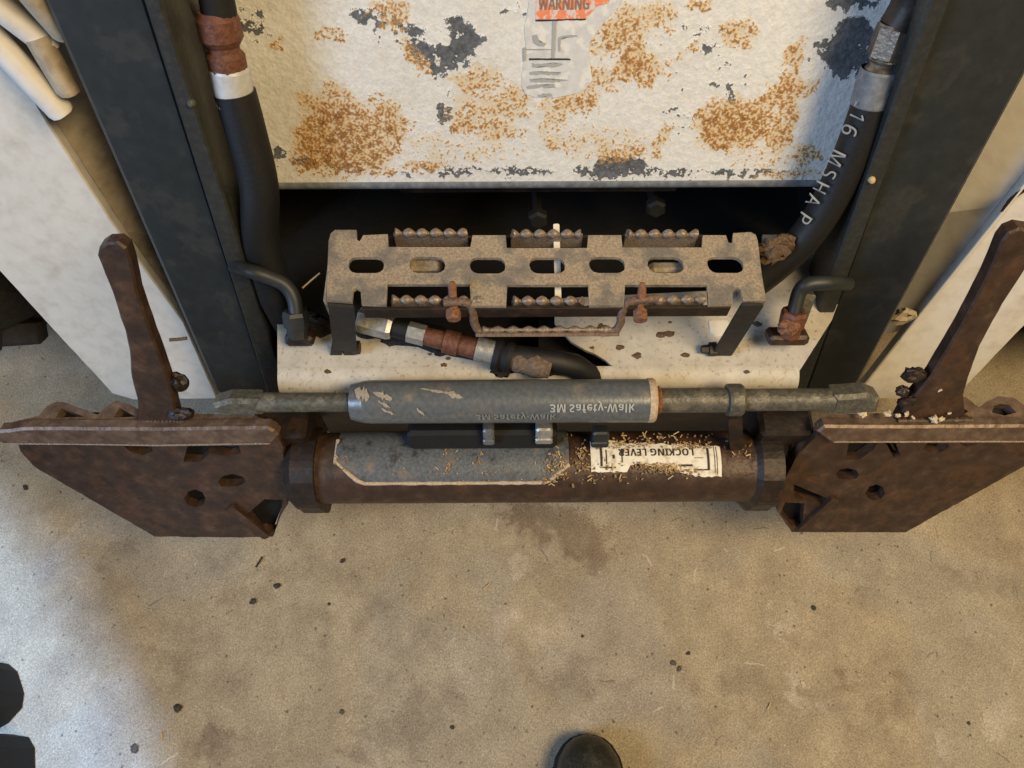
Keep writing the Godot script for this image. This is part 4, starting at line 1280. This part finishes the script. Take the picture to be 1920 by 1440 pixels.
	bar(st, Vector3(0.2299, 0.3671, -0.3223), Vector3(0.2487, 0.2966, -0.3145), 0.014, 0.012)
	part("collar_strut", st, M.rust_dark, tub)

	# ---- coupler plates
	var fp := Transform3D(Vector3(1, 0, 0), Vector3(0, 0.9335, -0.3587), Vector3(0, 0.3587, 0.9335), Vector3(0, 0.15, -0.2536))
	var fl := Transform3D(Vector3(1, 0, 0), Vector3(0, 0, -1), Vector3(0, 1, 0), Vector3(0, 0.33, 0))
	var outs := [
		poly([-0.5388, 0.184, -0.3834, 0.1811, -0.2552, 0.1835, -0.2527, 0.1646, -0.2636, 0.1084, -0.2676, 0.0642, -0.2803, 0.0426, -0.2992, -0.0004, -0.341, -0.0023, -0.4466, 0.0009, -0.5412, 0.1348, -0.5447, 0.1599]),
		poly([0.3335, 0.1807, 0.5571, 0.1807, 0.6124, 0.1803, 0.6166, 0.1561, 0.5838, 0.1277, 0.4897, 0.0016, 0.3477, 0.0028, 0.3192, 0.0459, 0.314, 0.1037, 0.3198, 0.1496])]
	var hol := [
		[poly([-0.4298, 0.1712, -0.3971, 0.1709, -0.3986, 0.1588, -0.4116, 0.1518, -0.4234, 0.159]), poly([-0.3697, 0.1407, -0.3589, 0.1655, -0.3475, 0.1723, -0.3009, 0.1719, -0.3016, 0.1545, -0.316, 0.1493, -0.3371, 0.1548, -0.3505, 0.1406]), poly([-0.3404, 0.1061, -0.333, 0.1155, -0.3199, 0.1192, -0.3089, 0.1144, -0.3081, 0.1049, -0.3165, 0.0983, -0.3306, 0.0964, -0.339, 0.0975]), poly([-0.3882, 0.0753, -0.3801, 0.0881, -0.3703, 0.0919, -0.363, 0.087, -0.3627, 0.0741, -0.3699, 0.062, -0.3799, 0.058, -0.3873, 0.0632]), poly([-0.3219, 0.044, -0.2935, 0.0735, -0.2725, 0.0713, -0.2801, 0.0468, -0.296, 0.0084, -0.3127, 0.0107])],
		[poly([0.3704, 0.1136, 0.3729, 0.122, 0.3821, 0.1238, 0.393, 0.12, 0.3992, 0.1115, 0.3963, 0.1049, 0.3867, 0.104, 0.3768, 0.106]), poly([0.4154, 0.0786, 0.4165, 0.0913, 0.424, 0.0951, 0.4334, 0.0892, 0.4397, 0.0774, 0.4379, 0.0674, 0.4296, 0.0655, 0.422, 0.0695]), poly([0.3742, 0.1385, 0.3707, 0.1668, 0.402, 0.1682, 0.4017, 0.1543, 0.3899, 0.1383]), poly([0.4107, 0.1664, 0.4225, 0.1664, 0.4341, 0.1461, 0.4284, 0.1416]), poly([0.4557, 0.1556, 0.4584, 0.1678, 0.4778, 0.1694, 0.4841, 0.1589, 0.4774, 0.1484, 0.4651, 0.1494]), poly([0.4939, 0.1641, 0.4959, 0.171, 0.5128, 0.1725, 0.5128, 0.1639, 0.5031, 0.1588]), poly([0.3247, 0.0417, 0.325, 0.0623, 0.3485, 0.0601, 0.3582, 0.0115, 0.3457, 0.0138]), poly([0.327, 0.0959, 0.38, 0.0659, 0.3695, 0.0578, 0.3345, 0.0703])]]
	var lips := [poly([-0.558, 0.1875, -0.5463, 0.2007, -0.5123, 0.2054, -0.3763, 0.2035, -0.2591, 0.2051, -0.253, 0.1993, -0.25, 0.1918, -0.2612, 0.1768, -0.3852, 0.1751, -0.5468, 0.1789]), poly([0.3258, 0.1925, 0.3318, 0.2023, 0.4224, 0.2008, 0.5506, 0.2015, 0.6108, 0.201, 0.6246, 0.1734, 0.5601, 0.1739, 0.3474, 0.1747])]
	var tops := [poly([-0.5426, 0.3299, -0.5126, 0.3386, -0.5063, 0.35, -0.4972, 0.3557, -0.4887, 0.3543, -0.449, 0.3395, -0.4409, 0.3496, -0.4329, 0.3559, -0.4245, 0.3546, -0.3921, 0.3391, -0.3831, 0.3403, -0.2842, 0.3385, -0.2588, 0.3308, -0.2651, 0.3258, -0.5412, 0.3249]), poly([0.3278, 0.325, 0.3423, 0.3349, 0.4284, 0.337, 0.4608, 0.3393, 0.4692, 0.352, 0.482, 0.3565, 0.4955, 0.3545, 0.5073, 0.3416, 0.5163, 0.3492, 0.5297, 0.3556, 0.5469, 0.3542, 0.5621, 0.3387, 0.6134, 0.3359, 0.6085, 0.3209, 0.3272, 0.3212])]
	var tholes := [[poly([-0.4923, 0.341, -0.4904, 0.3473, -0.4624, 0.337, -0.4934, 0.3359]), poly([-0.4296, 0.3406, -0.427, 0.3476, -0.4067, 0.3367, -0.4308, 0.3356])], [poly([0.473, 0.3348, 0.476, 0.3443, 0.4831, 0.3468, 0.4935, 0.3379, 0.4853, 0.3329]), poly([0.5186, 0.3365, 0.523, 0.344, 0.5307, 0.3466, 0.5396, 0.3452, 0.5452, 0.3363, 0.5314, 0.3326])]]
	var levs := [
		poly([-0.362, 0.2011, -0.3567, 0.21, -0.3488, 0.215, -0.338, 0.2155, -0.3333, 0.2093, -0.3345, 0.1952, -0.3408, 0.1606, -0.343, 0.134, -0.3448, 0.1073, -0.3462, 0.0777, -0.3483, 0.051, -0.3529, 0.0157, -0.359, -0.0263, -0.4053, -0.0259, -0.3908, 0.016, -0.3852, 0.0513, -0.3738, 0.088, -0.3691, 0.1143, -0.3679, 0.1289, -0.3637, 0.1608]),
		poly([0.4239, 0.2113, 0.4258, 0.2206, 0.433, 0.2249, 0.4455, 0.2226, 0.4574, 0.2083, 0.4593, 0.1884, 0.4564, 0.1415, 0.4577, 0.0877, 0.4649, 0.045, 0.4707, 0.0175, 0.4931, -0.0286, 0.4149, -0.028, 0.4152, -0.0025, 0.4252, 0.0491, 0.4282, 0.1189, 0.4275, 0.1738])]
	for s in 2:
		var who: String = ["left", "right"][s]
		var rh := []
		for q in hol[s]:
			rh.append(rough(q, 0.003, 0.0008))
		st = cut(rough(outs[s], 0.007, 0.0012), rh, fp, -0.012, 0.0)
		var pl := part("coupler_plate", st, M.rust, L, "rusty %s coupler plate with slots and holes" % who)
		st = new_st()
		ext(st, rough(lips[s], 0.006, 0.0009), fp, -0.004, 0.009, 0.0025)
		part("front_lip", st, M.lip, pl)
		st = cut(rough(tops[s], 0.005, 0.0008), tholes[s], fl, -0.008, 0.004)
		part("top_flange", st, M.lip, pl)
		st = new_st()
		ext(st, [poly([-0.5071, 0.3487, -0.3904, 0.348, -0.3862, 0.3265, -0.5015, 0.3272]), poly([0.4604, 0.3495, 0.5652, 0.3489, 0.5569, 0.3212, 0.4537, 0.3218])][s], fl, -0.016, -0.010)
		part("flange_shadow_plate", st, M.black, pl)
		# ribs and weld beads
		for g in [[[Vector3(-0.3363, 0.2095, -0.2765), Vector3(-0.3052, 0.1528, -0.2547)], [Vector3(-0.4, 0.2696, -0.2996), Vector3(-0.3424, 0.2152, -0.2787)]], [[Vector3(0.3816, 0.219, -0.2801), Vector3(0.3555, 0.1607, -0.2577)], [Vector3(0.4497, 0.2633, -0.2971), Vector3(0.4091, 0.1999, -0.2728)]]][s].slice(0, 1):
			st = new_st()
			bar(st, g[0] + fp.basis.z * 0.002, g[1] + fp.basis.z * 0.002, 0.011, 0.007, Vector3.RIGHT, 0.002)
			part("rib", st, M.rust, pl)
		var wl: Array = [[Vector3(-0.4031, 0.33, -0.3304), Vector3(-0.3511, 0.33, -0.3301)], [Vector3(0.412, 0.33, -0.3257), Vector3(0.4923, 0.33, -0.3265)]][s]
		var wp := []
		var wr := []
		for i in 49:
			wp.append(wl[0].lerp(wl[1], i / 48.0) + Vector3(0, 0.006, 0.0))
			wr.append(0.0042 + 0.0012 * sin(i * 1.7) + rng.randf() * 0.001)
		st = new_st()
		tube(st, wp, wr, 8, 0.0006)
		part("weld_bead", st, M.rust, pl)
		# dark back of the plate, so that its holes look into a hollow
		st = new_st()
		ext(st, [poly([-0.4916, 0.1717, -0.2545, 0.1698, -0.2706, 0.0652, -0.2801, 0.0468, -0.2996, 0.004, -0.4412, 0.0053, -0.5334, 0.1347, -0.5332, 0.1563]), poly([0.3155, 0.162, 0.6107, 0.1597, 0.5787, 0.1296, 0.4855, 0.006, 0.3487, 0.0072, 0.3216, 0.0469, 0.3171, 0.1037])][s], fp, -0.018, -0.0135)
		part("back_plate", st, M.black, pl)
		st = new_st()
		var we: Array = [[Vector3(-0.548, 0.3194, -0.3187), Vector3(-0.4708, 0.3181, -0.3182), Vector3(-0.3844, 0.3159, -0.3173), Vector3(-0.3143, 0.317, -0.3178), Vector3(-0.2619, 0.3174, -0.3179)], [Vector3(0.3479, 0.3154, -0.3172), Vector3(0.4016, 0.315, -0.317), Vector3(0.4772, 0.3153, -0.3171), Vector3(0.5619, 0.3147, -0.3169)]][s]
		tube(st, we.map(func(q): return q + fp.basis.z * 0.0085), 0.0014, 8, 0.0012)
		part("worn_edge", st, M.tooth, pl)
		st = new_st()
		ext(st, rough(levs[s], 0.009, 0.0007), Transform3D(Vector3(1, 0, 0), Vector3(0, 0.9472, -0.3206), Vector3(0, 0.3206, 0.9472), Vector3(0, 0.35, -0.34)), -0.007, 0.007, 0.002)
		var lv := part("locking_lever", st, M.rust, L, "flat rusty %s locking lever standing up from its plate" % who)
		st = new_st()
		if s == 0:
			lump(st, Vector3(-0.3443, 0.3827, -0.3543), Vector3(0.010, 0.012, 0.009), 8, 0.5)
			lump(st, Vector3(-0.3519, 0.3499, -0.3327), Vector3(0.014, 0.007, 0.008), 8, 0.4)
		else:
			lump(st, Vector3(0.4072, 0.3975, -0.3505), Vector3(0.012, 0.008, 0.008), 8, 0.45)
			lump(st, Vector3(0.4038, 0.3769, -0.3423), Vector3(0.007, 0.006, 0.006), 8, 0.45)
			lump(st, Vector3(0.4133, 0.3632, -0.3371), Vector3(0.009, 0.007, 0.006), 8, 0.45)
		part("pivot_nut", st, M.rust_dark, lv)


func make_wheels(L: Node3D) -> void:
	for s in 2:
		var x0: float = [-0.98, 0.70][s]
		var x1: float = [-0.66, 1.02][s]
		var r := 0.38
		var st := new_st()
		lathe(st, Vector3(x0, r, -0.823), Vector3(x1, r, -0.823), [[0.0, 0.2], [0.0, 0.30], [0.015, 0.335], [0.05, 0.352], [0.27, 0.352], [0.305, 0.335], [0.32, 0.30], [0.32, 0.2]], 64, false, 0.003)
		var tyre := part("wheel", st, M.tyre_rubber, L, ["muddy black tyre behind the left lift arm", "muddy black tyre behind the right lift arm"][s])
		for k in 22:
			var an := TAU * k / 22.0
			for q in 2:
				var aq := an + q * TAU / 44.0
				st = new_st()
				var d := Vector3(0, sin(aq), cos(aq))
				var xc: float = x0 + 0.09 + 0.14 * q
				box(st, Vector3(xc, r, -0.823) + d * 0.362, Vector3(0.15, 0.045, 0.032), Basis(Vector3.RIGHT, d.cross(Vector3.RIGHT), d).rotated(d, 0.35 * (1 - 2 * q)), 0.005)
				part("tread_lug", st, M.tyre_rubber, tyre)
		st = new_st()
		lathe(st, Vector3(x0, r, -0.823), Vector3(x1, r, -0.823), [[0.06, 0.0], [0.06, 0.12], [0.02, 0.19], [0.01, 0.21], [0.31, 0.21], [0.30, 0.19], [0.26, 0.12], [0.26, 0.0]], 32)
		part("rim", st, M.white_paint, tyre)


# ------------------------------------------------------------ loose things
func make_loose_things() -> void:
	make_boot()
	make_side_wheel()
	# white plastic strip under the step
	var st := new_st()
	bar(st, Vector3(0.0458, 0.4655, -0.4899), Vector3(0.0455, 0.4577, -0.3984), 0.0062, 0.0012)
	single("plastic_strip", st, M.plastic_white, Vector3(0.0445, 0.4577, -0.3984), "narrow white plastic strip lying under the slotted step", "strip")
	# pebbles on the floor
	var peb := [
		[Vector3(-0.3618, 0, -0.2014), 0.0075, "dark oval pebble on concrete, lower of the pair below the left coupler plate"],
		[Vector3(-0.3311, 0, -0.2225), 0.0070, "dark rounded pebble on concrete, upper of the pair below the left coupler plate"],
		[Vector3(-0.2421, 0, -0.2573), 0.0055, "small dark pebble on concrete just below the left end of the rusty tube"],
		[Vector3(-0.0801, 0, -0.0398), 0.0045, "tiny dark pebble on concrete left of the boot toe"],
		[Vector3(-0.2255, 0, -0.059), 0.0050, "small brown pebble on concrete between the boot and the cool lit patch"],
		[Vector3(0.4159, 0, -0.1888), 0.0058, "black shiny pebble on concrete below the right coupler plate"],
		[Vector3(0.2147, 0, -0.1178), 0.0055, "grey pebble on concrete up right of the boot, left of its touching pair"],
		[Vector3(0.2219, 0, -0.1103), 0.0055, "grey pebble on concrete up right of the boot, right of its touching pair"],
		[Vector3(0.0943, 0, -0.1528), 0.0035, "tiny black pebble on open concrete above the boot toe"],
		[Vector3(0.2361, 0, -0.1299), 0.0045, "tiny dark pebble with a pale neighbour above the grey pebble pair"],
		[Vector3(-0.4413, 0, -0.0646), 0.0085, "dark lump with a glinting top on concrete at the edge of the cool lit patch"],
		[Vector3(0.3846, 0, -0.0914), 0.0055, "pale cream pebble on concrete in the lower right"],
		[Vector3(-0.2559, 0, -0.1973), 0.0035, "tiny dark pebble on concrete right of the oval pebble pair"],
		[Vector3(0.5921, 0, -0.0417), 0.0035, "tiny dark pebble on concrete in the far lower right"],
		[Vector3(-0.7245, 0, -0.3694), 0.0065, "dark pebble on cool lit concrete beside the left coupler plate"],
		[Vector3(-0.4882, 0, -0.0172), 0.0090, "dark crumbled clod on cool lit concrete in the lower left"],
	]
	for i in peb.size():
		st = new_st()
		var p: Vector3 = peb[i][0]
		var r: float = peb[i][1] * 0.64
		lump(st, p + Vector3(0, r * 0.3, 0), Vector3(r * rng.randf_range(0.7, 1.0), r * 0.45, r * rng.randf_range(0.8, 1.15)), 8, 0.6, Basis(Vector3.UP, rng.randf() * 3.0))
		single("pebble", st, M.pale_stone if i == 11 else M.stone if i in [4, 6, 7, 15] else M.dark_stone, p, peb[i][2], "pebble", "pebbles scattered on the concrete floor")
	# bits of straw
	var bits := [
		[Vector3(-0.0419, 0, -0.2166), Vector3(-0.0322, 0, -0.2247), "pale straw bit on open concrete below the middle of the tube"],
		[Vector3(-0.6184, 0, -0.2677), Vector3(-0.6069, 0, -0.2676), "thin white straw on cool lit concrete below the left coupler plate"],
		[Vector3(-0.4556, 0, -0.0265), Vector3(-0.4575, 0, -0.0359), "short white straw on cool lit concrete in the lower left"],
		[Vector3(-0.3648, 0, -0.2489), Vector3(-0.357, 0, -0.264), "dark twig on concrete under the corner of the left coupler plate"],
		[Vector3(0.3323, 0, -0.0596), Vector3(0.3377, 0, -0.0673), "pale straw bit on concrete right of the boot"],
	]
	for g in bits:
		st = new_st()
		tube(st, [g[0] + Vector3(0, 0.0018, 0), g[0].lerp(g[1], 0.5) + Vector3(0.0008, 0.0024, 0), g[1] + Vector3(0, 0.0018, 0)], 0.0011, 6)
		single("straw", st, M.black if g[2].begins_with("dark") else M.straw, g[0], g[2], "straw", "bits of straw on the floor")
	st = new_st()
	tube(st, [Vector3(-0.2163, 0.425, -0.441), Vector3(-0.2074, 0.4284, -0.4479), Vector3(-0.198, 0.4317, -0.4548)], 0.0010, 6)
	single("straw", st, M.straw, Vector3(-0.2163, 0.425, -0.441), "pale straw caught in the dark gap left of the step", "straw")
	st = new_st()
	tube(st, [Vector3(-0.3805, 0.3495, -0.423), Vector3(-0.3698, 0.3497, -0.4235), Vector3(-0.3615, 0.3502, -0.4245)], 0.0020, 6, 0.0008)
	single("twig", st, M.soil, Vector3(-0.3805, 0.3495, -0.423), "short brown twig lying against the left lift post", "twig")
	# crumbs on the right lip
	var crumbs := [[Vector3(0.37, 0.3474, -0.3321), 0.0085, "largest pale crumb at the inner end of the right lip"], [Vector3(0.3979, 0.3479, -0.3286), 0.006, "pale crumb on the right lip beside the lever foot"], [Vector3(0.4093, 0.3474, -0.3275), 0.0045, "small pale crumb on the right lip under the lever"], [Vector3(0.4183, 0.3481, -0.329), 0.005, "flat pale crumb on the right lip in front of the lever"], [Vector3(0.4471, 0.3451, -0.3228), 0.0065, "left of the two pale crumbs by the first hole in the right lip"], [Vector3(0.455, 0.3456, -0.3238), 0.0055, "right of the two pale crumbs by the first hole in the right lip"], [Vector3(0.4636, 0.3483, -0.3293), 0.003, "tiny pale crumb at the rim of the right lip's first hole"], [Vector3(0.4251, 0.3464, -0.3254), 0.003, "tiny pale crumb low on the right lip before the lever"], [Vector3(-0.3169, 0.2289, -0.2898), 0.0085, "pale chip stuck at the rim of a slot in the left coupler plate"], [Vector3(-0.4036, 0.2874, -0.3186), 0.0045, "pale chip on the left coupler plate under its lip"], [Vector3(0.3915, 0.2188, -0.292), 0.005, "pale flake on the right coupler plate below its slot"], [Vector3(0.4414, 0.379, -0.3466), 0.007, "pale flake on the foot of the right locking lever"]]
	for g in crumbs:
		st = new_st()
		var r: float = g[1] * 0.75
		lump(st, g[0], Vector3(r, r * 0.55, r * 0.6), 6, 0.9, Basis(Vector3.UP, rng.randf() * 3.0))
		if r > 0.0045:
			lump(st, g[0] + Vector3(r * 0.4, 0.001, -r * 0.5), Vector3(r * 0.4, r * 0.5, r * 0.6), 5, 0.9)
		single("crumb", st, M.pale_stone, g[0], g[2], "crumb", "pale crumbs on the coupler")
	# a stick poking from a hole in the right plate
	st = new_st()
	tube(st, [Vector3(0.4172, 0.3006, -0.3228), Vector3(0.4268, 0.2876, -0.319), Vector3(0.4335, 0.2792, -0.3132)], 0.0016, 6)
	single("twig", st, M.straw, Vector3(0.4335, 0.2792, -0.3132), "pale twig poking from a slot in the right coupler plate", "twig")
	# shavings: far too many to count
	var ax := Vector3(0, 0.25, -0.307)
	var k := 0.9 / 1450.0
	var zero := -0.2302
	var runs := [[1085, 62, 100, 14, 40], [1040, 52, 92, 20, 80], [1022, 46, 54, 12, 20], [1230, 62, 74, 60, 150], [1160, 98, 112, 60, 60], [1290, 96, 108, 40, 40], [1370, 80, 110, 30, 16], [1120, 45, 75, 60, 30], [900, 60, 110, 150, 14], [660, 60, 90, 24, 8], [1250, 100, 125, 90, 60], [842, 60, 95, 6, 18], [1000, 44, 130, 260, 60]]
	for kind in 2:
		st = new_st()
		for g in runs:
			for i in int(g[4] * (0.35 if kind == 0 else 0.85)):
				var x: float = zero + (g[0] + rng.randfn(0, 0.5) * g[3] - 590) * k
				var lean := (x - zero) / k - 450.0
				var e: float = deg_to_rad(rng.randf_range(g[1], g[2]))
				if g[0] == 1230:
					e = deg_to_rad(lerpf(76.0, 58.0, clampf((lean - 100.0) / 180.0, 0, 1)) + rng.randfn(0, 3.5))
				var p := on_cyl(ax, 0.0432 + rng.randf() * 0.002, x, e)
				var d := Vector3(rng.randfn(), rng.randfn() * 0.4, rng.randfn()).normalized()
				var long := (0.0018 + 0.006 * pow(rng.randf(), 2.0)) * (1.0 if kind == 0 else 0.6)
				bar(st, p, p + d * long, rng.randf_range(0.0005, 0.0014) * (1.0 if kind == 0 else 1.5), 0.0005, d.cross(Vector3(0.2, 1, 0.3)), 0.0)
		var sh := single("wood_shavings" if kind == 0 else "brown_chaff", st, [M.straw, M.chaff][kind], Vector3(0.1, 0.29, -0.29), ["pale wood shavings strewn over the rusty tube and its torn label", "fine brown chaff packed round the torn label and the pad's right corner"][kind], ["shavings", "chaff"][kind])
		sh.set_meta("kind", "stuff")


func make_boot() -> void:
	var o := thing("boot", "black leather boot toe pointing at the loader from the bottom edge", "boot", Vector3(0.088, 0, 0.25))
	var rings := []
	# sections from toe to heel: z, half width, height
	var sec := [[-0.030, 0.004, 0.024], [-0.026, 0.018, 0.036], [-0.018, 0.028, 0.046], [-0.004, 0.037, 0.055], [0.018, 0.043, 0.061], [0.045, 0.047, 0.064], [0.085, 0.049, 0.070], [0.13, 0.044, 0.085], [0.18, 0.038, 0.115], [0.22, 0.037, 0.15], [0.262, 0.034, 0.15], [0.285, 0.018, 0.12]]
	var st := new_st()
	var n := 20
	for s in sec:
		var ring := []
		for i in n + 1:
			var a := PI * i / n
			var h: float = s[2]
			var ca := cos(a)
			var sa := sin(a)
			ring.append(Vector3(0.093 + s[1] * signf(ca) * pow(absf(ca), 0.75), 0.018 + (h - 0.018) * pow(sa, 0.7), s[0]))
		rings.append(ring)
	for i in rings.size() - 1:
		for j in n:
			st.set_smooth_group(1)
			for q in [rings[i][j], rings[i + 1][j + 1], rings[i][j + 1], rings[i][j], rings[i + 1][j], rings[i + 1][j + 1]]:
				st.add_vertex(q)
	for j in n:
		for q in [rings[0][j], rings[0][j + 1], Vector3(0.093, 0.02, -0.032)]:
			st.add_vertex(q)
	st.index()
	st.generate_normals()
	var upper := part("upper", st, M.leather, o)
	st = new_st()
	var seam := []
	for i in range(1, n):
		seam.append(rings[6][i] + Vector3(0, 0.001, 0.004 * sin(PI * i / n)))
	tube(st, seam, 0.0016, 6)
	part("toe_cap_seam", st, M.black, upper)
	st = new_st()
	var sole := PackedVector2Array()
	for s in sec:
		sole.append(Vector2(0.093 + s[1] + 0.0035, -s[0]))
	sec.reverse()
	for s in sec:
		sole.append(Vector2(0.093 - s[1] - 0.0035, -s[0]))
	ext(st, sole, Transform3D(Vector3(1, 0, 0), Vector3(0, 0, -1), Vector3(0, 1, 0), Vector3(0, 0, 0)), 0.0, 0.022, 0.003)
	part("sole", st, M.black, o)
	st = new_st()
	tube(st, [Vector3(0.093, 0.10, 0.245), Vector3(0.093, 0.20, 0.25), Vector3(0.093, 0.24, 0.25)], [0.045, 0.050, 0.052], 20)
	part("shaft", st, M.leather, o)


func make_side_wheel() -> void:
	# black lugged tyre lying on its side at the left edge, mostly outside the picture
	var ctr := Vector3(-0.9940, 0, 0.1182)
	var o := thing("lugged_tyre", "black lugged tyre lying flat at the lower left edge, two lugs in view", "tyre", ctr)
	var st := new_st()
	lathe(st, ctr, ctr + Vector3.UP, [[0.03, 0.19], [0.0, 0.24], [0.0, 0.30], [0.02, 0.345], [0.14, 0.345], [0.17, 0.30], [0.17, 0.24], [0.14, 0.19], [0.03, 0.19]], 72)
	var carcass := part("carcass", st, M.black, o)
	var lug := poly([0.30, -0.040, 0.372, -0.042, 0.392, -0.034, 0.400, -0.018, 0.401, 0.014, 0.394, 0.030, 0.374, 0.040, 0.30, 0.042])
	for k in 24:
		var a := deg_to_rad(-32.83 + 15.0 * k)
		st = new_st()
		ext(st, lug, Transform3D(Basis(Vector3(cos(a), 0, sin(a)), Vector3(sin(a), 0, -cos(a)), Vector3.UP), ctr), 0.002, 0.16, 0.012)
		part("tread_lug", st, M.black, carcass)
